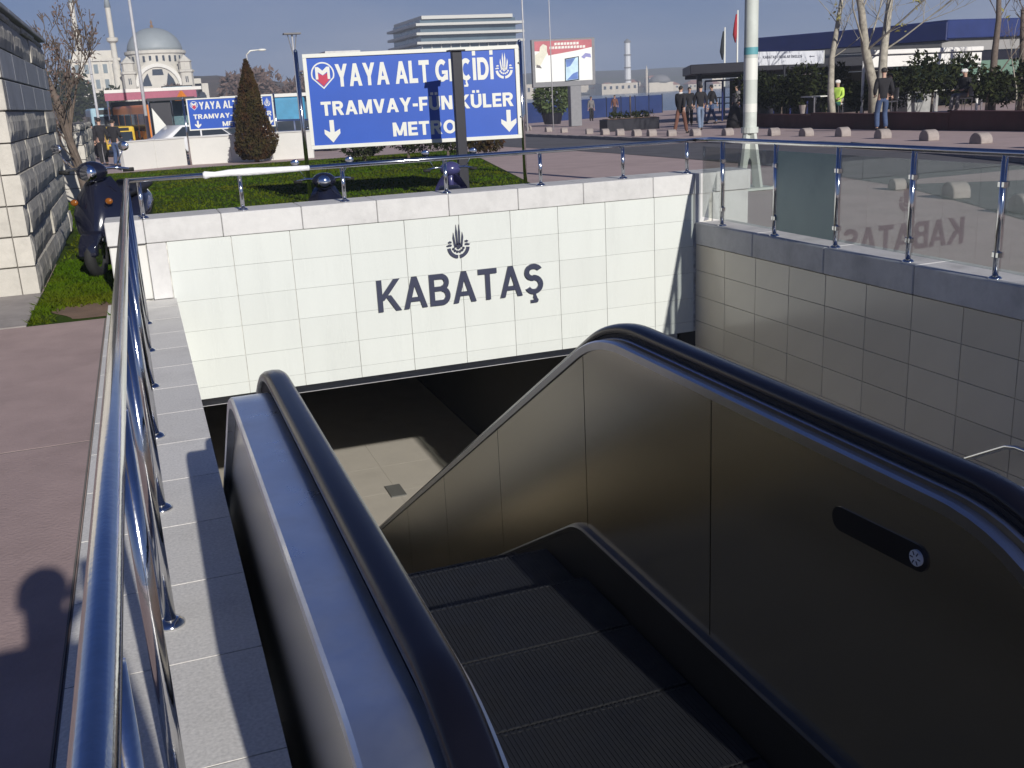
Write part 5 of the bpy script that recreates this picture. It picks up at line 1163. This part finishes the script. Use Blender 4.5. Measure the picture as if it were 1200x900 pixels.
# ------------------------------------------------------------------ louvred office building behind the sign
ob = empty('office_building', (75, 240, g(80)), 'office block with projecting white louvre floors rising behind the blue sign', 'building')
GLZ = mat('facade_glass', (0.09, 0.13, 0.16), .15, 0, .2, .2, spec=.8); LOU = mat('louvre_white', (0.50, 0.49, 0.45), .6, 0, .05)
X0, X1, Y0, Y1 = 64.8, 88.0, 236.0, 262.0
MB().box(X0, Y0, -2, X1, Y1, 18.4).build('core', GLZ, ob)
for k, z in enumerate((13.0, 15.0, 17.0)): MB().box(X0-1.4, Y0-1.6, z, X1+1.6, Y1+1, z+.55).build('floor_slab', LOU, ob)
MB().box(X0+.3, Y0-.6, 18.45, X1-.8, Y1, 19.2).build('parapet', LOU, ob)
for i in range(10):
    x = X0+.8+i*2.3
    for z in (10.2, 8.0): MB().box(x, Y0-.08, z, x+1.5, Y0-.003, z+1.9).build('window', WINDOW if i % 3 == 1 else GLZ, ob)
for i in range(11): MB().box(X0+i*2.3, Y0-.25, 5, X0+i*2.3+.22, Y0-.002, 12.95).build('mullion', LOU, ob)
cb_ = empty('tower_block', (22, 120, g(80)), 'cream block peeping over the left top corner of the blue sign', 'building'); MB().box(21.6, 119, -1, 25.2, 123, 6.6).build('wall', HW, cb_); MB().box(21.4, 118.8, 6.61, 25.4, 123.2, 6.95).build('roof', CONC, cb_)

# ------------------------------------------------------------------ great mosque
MQ = mat('mosque_stone', (0.56, 0.53, 0.46), .85, 0, .15, .6, stain=.15, sscale=.3); LEAD = mat('lead_dome', (0.25, 0.28, 0.29), .55, 0, .08, .5)
mo = empty('mosque', (8.4, 312, 0), 'white domed mosque with arched gables and slender minarets in the far left', 'mosque')
cxm, cym, hw = 8.6, 316.0, 7.4
MB().box(cxm-hw, cym-hw, -1.5, cxm+hw, cym+hw, 10.9).build('wall', MQ, mo)
def arch(cx0, fy, r, z, m_, dp, n_, par=mo, ax=(1, 0, 0), dv=(0, -1, 0)):
    MB().prism([(r*math.cos(R(t_)), r*math.sin(R(t_))) for t_ in range(0, 181, 12)], (cx0, fy, z), ax, (0, 0, 1), Vector(dv)*dp).build(n_, m_, par)
# frontal arch gables, recessed windows
MB().prism([(-6.6, 0), (-6.6, 1)]+[(6.3*math.cos(R(t_)), 8.2*math.sin(R(t_))*.92) for t_ in range(180, -1, -10)]+[(6.6, 1), (6.6, 0)], (cxm, cym-hw, 7.4), (1, 0, 0), (0, 0, 1), (0, -.5, 0)).build('gable', MQ, mo)
MB().prism(arc_poly(0, 0, 5.4, 6.3, 4, 176, 16), (cxm, cym-hw-.5, 7.6), (1, 0, 0), (0, 0, 1), (0, -.5, 0)).build('arch_band', mat('arch_white', (0.68, 0.66, 0.6), .8), mo)
for sx in (-1, 1):
    MB().prism([(sx*1.9, 0.4), (sx*4.5, 0.4), (sx*3.9, 2.2), (sx*2.7, 3.8)][::sx], (cxm, cym-hw-.5, 7.6), (1, 0, 0), (0, 0, 1), (0, -.06, 0)).build('window', WINDOW, mo)
MB().prism([(-1.5, 3.2), (1.5, 3.2), (1.3, 4.8), (-1.3, 4.8)], (cxm, cym-hw-.5, 7.6), (1, 0, 0), (0, 0, 1), (0, -.06, 0)).build('window', WINDOW, mo)
for sx in (-4.0, 0, 4.0):
    MB().prism([(-.9, 0), (.9, 0), (.9, 2.6), (.6, 3.3), (0, 3.6), (-.6, 3.3), (-.9, 2.6)], (cxm+sx, cym-hw, 2.0), (1, 0, 0), (0, 0, 1), (0, -.08, 0)).build('window', WINDOW, mo)
MB().box(cxm-hw-.3, cym-hw-.3, 6.6, cxm+hw+.3, cym+hw+.3, 7.1).build('cornice', MQ, mo)
for sx in (-1, 1):
    for sy in (-1, 1):
        c_ = (cxm+sx*(hw+.1), cym+sy*(hw+.1), 0); tt = MB().lathe([(1.9, -1), (1.9, 11.2), (2.3, 11.4), (2.3, 11.9), (1.7, 12.1), (1.7, 14.0), (2.0, 14.2), (1.4, 14.8), (.7, 15.4), (.1, 16.0)], 8, c_).build('turret', MQ, mo)
        MB().box(c_[0]-.35, c_[1]-1.86, 8.6, c_[0]+.35, c_[1]-1.6, 10.2).build('window', WINDOW, tt)
MB().lathe([(7.6, 10.9), (7.9, 16.4), (8.3, 16.7), (8.3, 17.4), (7.6, 17.6)], 28, (cxm+.3, cym, 0)).build('drum', MQ, mo)
for k in range(28):
    t_ = 2*math.pi*k/28; MB().obox((cxm+.3+7.83*math.cos(t_), cym+7.83*math.sin(t_), 15.2), (.30*math.sin(t_), -.30*math.cos(t_), 0), (.1*math.cos(t_), .1*math.sin(t_), 0), (0, 0, .8)).build('window', WINDOW, mo)
MB().lathe([(7.5*math.cos(R(t_)), 17.5+6.3*math.sin(R(t_))) for t_ in range(0, 90, 8)]+[(.3, 23.8)], 28, (cxm+.3, cym, 0)).build('dome', LEAD, mo, smooth=True)
MB().lathe([(.3, 23.7), (.55, 24.2), (.15, 24.7), (.35, 25.1), (.05, 25.9)], 8, (cxm+.3, cym, 0)).build('finial', mat('gilt', (0.45, 0.25, 0.10), .4, .6), mo)
# right lower bays
for i, (x, w, h) in enumerate(((17.8, 2.2, 9.6), (20.0, 1.8, 8.2))):
    MB().box(x-w, cym-hw+2, -1.5, x+w, cym+hw, h).build('wing', MQ, mo); MB().prism([(-1.0, 0), (1.0, 0), (1.0, 3), (.6, 3.9), (0, 4.2), (-.6, 3.9), (-1.0, 3)], (x, cym-hw+2, h-6.4), (1, 0, 0), (0, 0, 1), (0, -.08, 0)).build('window', WINDOW, mo)
def minaret(x, y, top, lab_):
    q = MB().lathe([(1.05, -1), (1.05, 14.0), (.8, 14.8), (.75, top*.68), (1.5, top*.70), (1.55, top*.73), (.72, top*.735), (.70, top)], 12, (x, y, 0)).build('minaret', MQ, mo, smooth=True, angle=30)
    MB().lathe([(.85, top), (.5, top+2.6), (.04, top+5.6)], 12, (x, y, 0)).build('spire', LEAD, q, smooth=True)
minaret(-1.9, 312, 29.0, ''); minaret(-11.5, 330, 32, '')
pw = empty('palace_wing', (-8, 318, 0), 'ornate white palace wing left of the domed mosque', 'building'); MB().box(-13.5, 312, -1.5, -1.0, 326, 15.2).build('wall', MQ, pw); MB().box(-14, 311.5, 15.21, -.6, 326.5, 15.9).build('cornice', MQ, pw); MB().box(-13, 312.3, 15.91, -1.6, 325, 18.0).build('attic', MQ, pw)
for i in range(5):
    for z in (3, 8, 12): MB().box(-12.6+i*2.4, 311.9, z, -11.5+i*2.4, 311.997, z+2.4).build('window', mat('pale_window', (0.16, 0.20, 0.22), .3), pw)
    MB().box(-13.3+i*2.4, 311.5, -1, -12.85+i*2.4, 311.995, 15.1).build('pilaster', MQ, pw)

# trees in front of the mosque and on the far left
dg = 'round dark trees in front of the far mosque'
for x, y, w, h, lab in ((-9.5, 200, 5.0, 9.5, 'dark tree below the palace wing left of the mosque'), (-3.5, 205, 3.2, 7.0, 'dark tree left of the mosque front'), (4.5, 210, 2.2, 5.4, 'small brown tree in front of the mosque door'), (8.5, 210, 2.6, 6.4, 'brown tree below the arch of the mosque'), (21, 220, 4.5, 8.5, 'brown tree right of the mosque'), (27, 225, 5, 9.0, 'brown tree between mosque and cypress'), (36, 230, 5, 8.4, 'brown bare tree right of the cypress top'), (44, 235, 5, 8.6, 'brown tree left of the blue sign top')):
    bush('round_tree', (x, y, -1), (w, w), h, 900, lab, LEAF_B if 'brown' in lab else LEAF_D, 1.1, 'tree', dg)

# ------------------------------------------------------------------ left: tram stop, buses, shelter, cars
PINKR = mat('stop_pink', (0.30, 0.07, 0.12), .5); ORANGE = mat('bus_orange', (0.62, 0.20, 0.03), .35, 0, .08, 1); YEL = mat('bus_yellow', (0.62, 0.42, 0.04), .35); PALEB = mat('bus_pale_blue', (0.30, 0.45, 0.52), .3); TEAL = mat('truck_teal', (0.03, 0.22, 0.38), .4, 0, .2, 1.5)
ts = empty('tram_stop', (1.2, 62, g(62)), 'tram stop with a long pink and white canopy in front of the mosque', 'tram stop')
MB().box(-1.2, 61, 2.55, 3.9, 64, 2.72).build('roof', WHITE_P, ts); MB().box(-1.2, 60.95, 2.15, 3.6, 61.1, 2.54).build('fascia', PINKR, ts)
for x in (-1.1, 1.3, 3.5): MB().tube([(x, 61.3, g(62)), (x, 61.3, 2.5)], .06, 6).build('post', STEEL, ts)
MB().box(-1.0, 63.8, g(62), 3.6, 63.9, 2.1).build('screen', WINDOW, ts)
def bus(x, y, w, ln, h, rot, body, lab, name='bus', cat='bus'):
    t = empty(name, (x, y, g(y)), lab, cat, None, rot); B = lambda mb, n, m_, par=None, **kw: mb.build(n, m_, par or t, local=True, **kw)
    B(MB().box(-w/2, 0, .35, w/2, ln, h), 'body', body, bevel=.12, seg=2)
    B(MB().box(-w/2+.15, -.02, h*.45, w/2-.15, .005, h*.82), 'windscreen', WINDOW, bevel=.0); B(MB().box(-w/2+.3, -.03, h*.86, w/2-.3, .01, h*.96), 'destination_board', BLACKP)
    for s_ in (-1, 1):
        for i in range(int(ln/1.6)): B(MB().box(s_*w/2-.006, .7+i*1.6, h*.48, s_*w/2+.006, 2.1+i*1.6, h*.82), 'window', WINDOW)
        B(MB().ball((s_*(w/2-.25), .0, .75), .14, 8, 6, (1, .4, 1)), 'headlight', CHROME); B(MB().obox((s_*(w/2+.16), -.1, h*.72), (.06, 0, 0), (0, .03, 0), (0, 0, .2)), 'mirror', BLACKP)
        for y_ in (1.8, ln-2.2): B(MB().tube([(s_*w/2-.18*s_, y_, .45), (s_*(w/2+.02), y_, .45)], .45, 14), 'wheel', TYRE)
    B(MB().box(-w/2+.1, -.06, .32, w/2-.1, .1, .55), 'bumper', BLACKP); return t
bus(1.9, 56, 2.3, 9, 2.5, R(12), ORANGE, 'orange bus parked behind the bus shelter on the left')
bus(-1.15, 64, 2.0, 8, 2.6, R(4), PALEB, 'pale blue van like bus at the left end of the tram stop')
bus(-0.65, 57.5, 1.5, 3.4, 1.5, R(10), YEL, 'small yellow car behind the two waiting people', 'taxi', 'taxi')
tk = empty('truck', (9.4, 72, g(72)), 'truck with a teal tarpaulin load right of the cypress', 'truck'); MB().box(8.6, 70.8, 0.05, 11.1, 76, 1.95).build('load', TEAL, tk, bevel=.15, seg=2); MB().box(8.5, 70.9, -.25, 11.2, 76, .02).build('bed', NAVY, tk); MB().box(8.8, 76.1, -.4, 11, 78, 1.6).build('cab', WHITE_P, tk, bevel=.1)
for x in (8.7, 11.0):
    for y in (71.8, 77): MB().tube([(x-.12, y, -.5), (x+.12, y, -.5)], .42, 12).build('wheel', TYRE, tk)
wr_ = empty('market_roof', (9.8, 84, g(80)), 'long pale flat roof behind the teal truck', 'building'); MB().box(6.5, 82, 2.05, 14.2, 88, 2.3).build('roof', WHITE_P, wr_); MB().box(6.8, 83, -1.1, 14, 87.5, 2.04).build('wall', GLZ, wr_)
bs = empty('bus_shelter', (1.75, 49, g(49)), 'glass bus shelter with a white diagonal poster panel left of the far blue sign', 'bus shelter')
MB().box(.75, 48.5, 1.93, 2.75, 50.2, 2.06).build('roof', NAVY, bs); MB().box(.8, 50.1, g(49)+.2, 2.7, 50.14, 1.92).build('back_pane', mat('shelter_glass', (0.10, 0.17, 0.19), .15, 0, .2, 2), bs)
for x in (.8, 1.75, 2.7): MB().tube([(x, 48.7, g(49)), (x, 48.7, 1.93)], .035, 6).build('post', STEEL, bs)
MB().box(.86, 48.64, .15, 1.7, 48.68, 1.85).build('poster_board', NAVY, bs); MB().prism([(.90, .2), (1.68, .2), (1.68, .45), (.90, 1.65)], (0, 48.63, 0), (1, 0, 0), (0, 0, 1), (0, -.01, 0)).build('poster', SIGNW, bs)
wrl = empty('barrier_rail', (0.9, 47, g(47)), 'white barrier rail in front of the bus shelter', 'barrier'); MB().tube([(-.2, 47, .13), (3.1, 47, .26)], .05, 8).build('rail', WHITE_P, wrl)
for x in (-.1, 1.4, 3.0): MB().tube([(x, 47, g(47)), (x, 47, .2)], .04, 6).build('post', WHITE_P, wrl)
b2 = empty('billboard', (3.2, 70, g(70)), 'pale blue billboard above the bus shelter', 'billboard'); MB().box(2.05, 70, 1.95, 3.95, 70.2, 2.98).build('case', NAVY, b2); MB().box(2.12, 69.98, 2.02, 3.88, 69.998, 2.91).build('poster', mat('poster_pale', (0.42, 0.62, 0.70), .4, 0, .25, 1.5), b2); MB().box(2.12, 69.96, 2.0, 3.88, 69.978, 2.25).build('poster_ground', mat('poster_sand', (0.6, 0.65, 0.62), .4, 0, .3, 6), b2); MB().box(2.85, 70.05, g(70), 3.1, 70.2, 1.94).build('post', NAVY, b2)
ag = empty('kiosk_roof', (2.5, 60, g(60)), 'small orange pointed roof between the tram stop and the pale billboard', 'kiosk'); MB().lathe([(.55, 1.75), (.05, 2.5)], 4, (2.75, 60, 0)).build('roof', ORANGE, ag); MB().box(2.35, 59.6, g(60), 3.15, 60.4, 1.74).build('wall', PALEB, ag)
def car(x, y, rot, paint, lab, grp):
    t = empty('car', (x, y, g(y)), lab, 'car', grp, rot); B = lambda mb, n, m_, **kw: mb.build(n, m_, t, local=True, **kw)
    B(MB().prism([(-2.05, .35), (2.05, .35), (2.1, .62), (1.95, .82), (1.05, .92), (.45, 1.38), (-1.1, 1.42), (-1.75, .98), (-2.08, .9)], (0, -.82, 0), (1, 0, 0), (0, 0, 1), (0, 1.64, 0)), 'body', paint, bevel=.07, seg=2, smooth=True, angle=50)
    for s_ in (-1, 1):
        B(MB().prism([(.92, .95), (.42, 1.32), (-.25, 1.34), (-.25, .95)], (0, s_*.822, 0), (1, 0, 0), (0, 0, 1), (0, s_*.008, 0)), 'window', WINDOW); B(MB().prism([(-.32, .95), (-.32, 1.34), (-1.05, 1.34), (-1.5, .98)], (0, s_*.822, 0), (1, 0, 0), (0, 0, 1), (0, s_*.008, 0)), 'window', WINDOW)
        for x_ in (-1.3, 1.3): B(MB().tube([(x_, s_*.66, .31), (x_, s_*.84, .31)], .31, 16), 'wheel', TYRE)
        B(MB().ball((2.02, s_*.6, .68), .12, 8, 6, (.5, 1, .7)), 'headlight', CHROME); B(MB().ball((-2.02, s_*.62, .78), .10, 8, 6, (.4, 1, .8)), 'tail_light', SIGNR)
    B(MB().obox((.74, 0, 1.13), (.02, 0, .0), (0, .66, 0), (-.18, 0, .14)), 'windscreen', WINDOW); return t
cg = 'cars parked beyond the low white wall'
car(2.6, 45.5, R(20), mat('car_white', (.7, .7, .7), .25, 0, .02, coat=.5), 'white car below the far blue sign behind the low wall', cg); car(5.0, 46, R(-12), mat('car_dark', (.03, .03, .04), .2, 0, .02, coat=.5), 'dark car behind the low wall left of the cypress', cg); car(6.6, 45.0, R(5), mat('car_navy', (.03, .05, .13), .2, 0, .02, coat=.5), 'navy car behind the low wall right of the cypress', cg)
bfe = empty('hoarding', (7, 48, g(48)), 'blue hoarding with a white top rail right of the cypress', 'fence'); 
for i in range(4): MB().box(5.0+i*1.2, 48.6, g(48), 6.18+i*1.2, 48.66, .46).build('panel', FEN, bfe)
MB().box(4.9, 48.57, .463, 9.9, 48.69, .56).build('top_rail', WHITE_P, bfe)

# thin lamp posts
def mast(x, y, h, lab, head=None, r=.07, lean=0):
    t = empty('lamp_post', (x, y, g(y)), lab, 'lamp post', 'thin lamp posts in the distance'); MB().tube([(x, y, g(y)), (x+lean, y, h)], [r, r*.7], 8).build('shaft', mat('mast_grey', (0.42, 0.42, 0.43), .5), t, smooth=True)
    if head == 'T':
        MB().obox((x+lean, y, h+.03), (.48, 0, 0), (0, .3, 0), (0, 0, .04)).build('lamp_head', CONC_D, t)
        for s_ in (-1, 1): MB().tube([(x, y, h-1.3), (x+s_*.25, y, h)], .025, 6).build('strut', CONC_D, t)
    if head == 'arm': MB().tube([(x, y, h-.05), (x+.25, y, h+.18), (x+.75, y, h+.22)], [.05, .05, .035], 8).ball((x+.95, y, h+.21), .28, 10, 6, (1, .45, .28)).build('lamp_head', SIGNW, t, smooth=True)
mast(.66, 52, 7.3, 'tall thin lamp post in front of the mosque', r=.09); mast(-1.38, 50, 4.1, 'thin lamp post beside the end of the stone wall', r=.07); mast(9.2, 61, 5.3, 'lamp post with a flat T shaped head left of the large sign', 'T'); mast(7.1, 66, 4.55, 'lamp post with a white curved lamp arm behind the cypress', 'arm'); mast(19.05, 50, 9.5, 'thin white pole rising behind the right post of the large sign', r=.05); mast(20.7, 50.5, 9.5, 'thin grey pole between the large sign and the billboard', r=.03)

# ------------------------------------------------------------------ air
hz = MB().box(-420, -60, -5.2, 1150, 960, 42).build('haze', DARK); hz.data.materials.clear(); hz['kind'] = 'stuff'
hm_ = bpy.data.materials.new('air'); hm_.use_nodes = True; hn = hm_.node_tree; hn.nodes.remove(hn.nodes['Principled BSDF'])
pv = hn.nodes.new('ShaderNodeVolumePrincipled'); pv.inputs['Color'].default_value = (0.80, 0.87, 1.0, 1); pv.inputs['Density'].default_value = 0.0008; pv.inputs['Anisotropy'].default_value = 0.0
hn.links.new(pv.outputs[0], hn.nodes['Material Output'].inputs['Volume']); hz.data.materials.append(hm_)
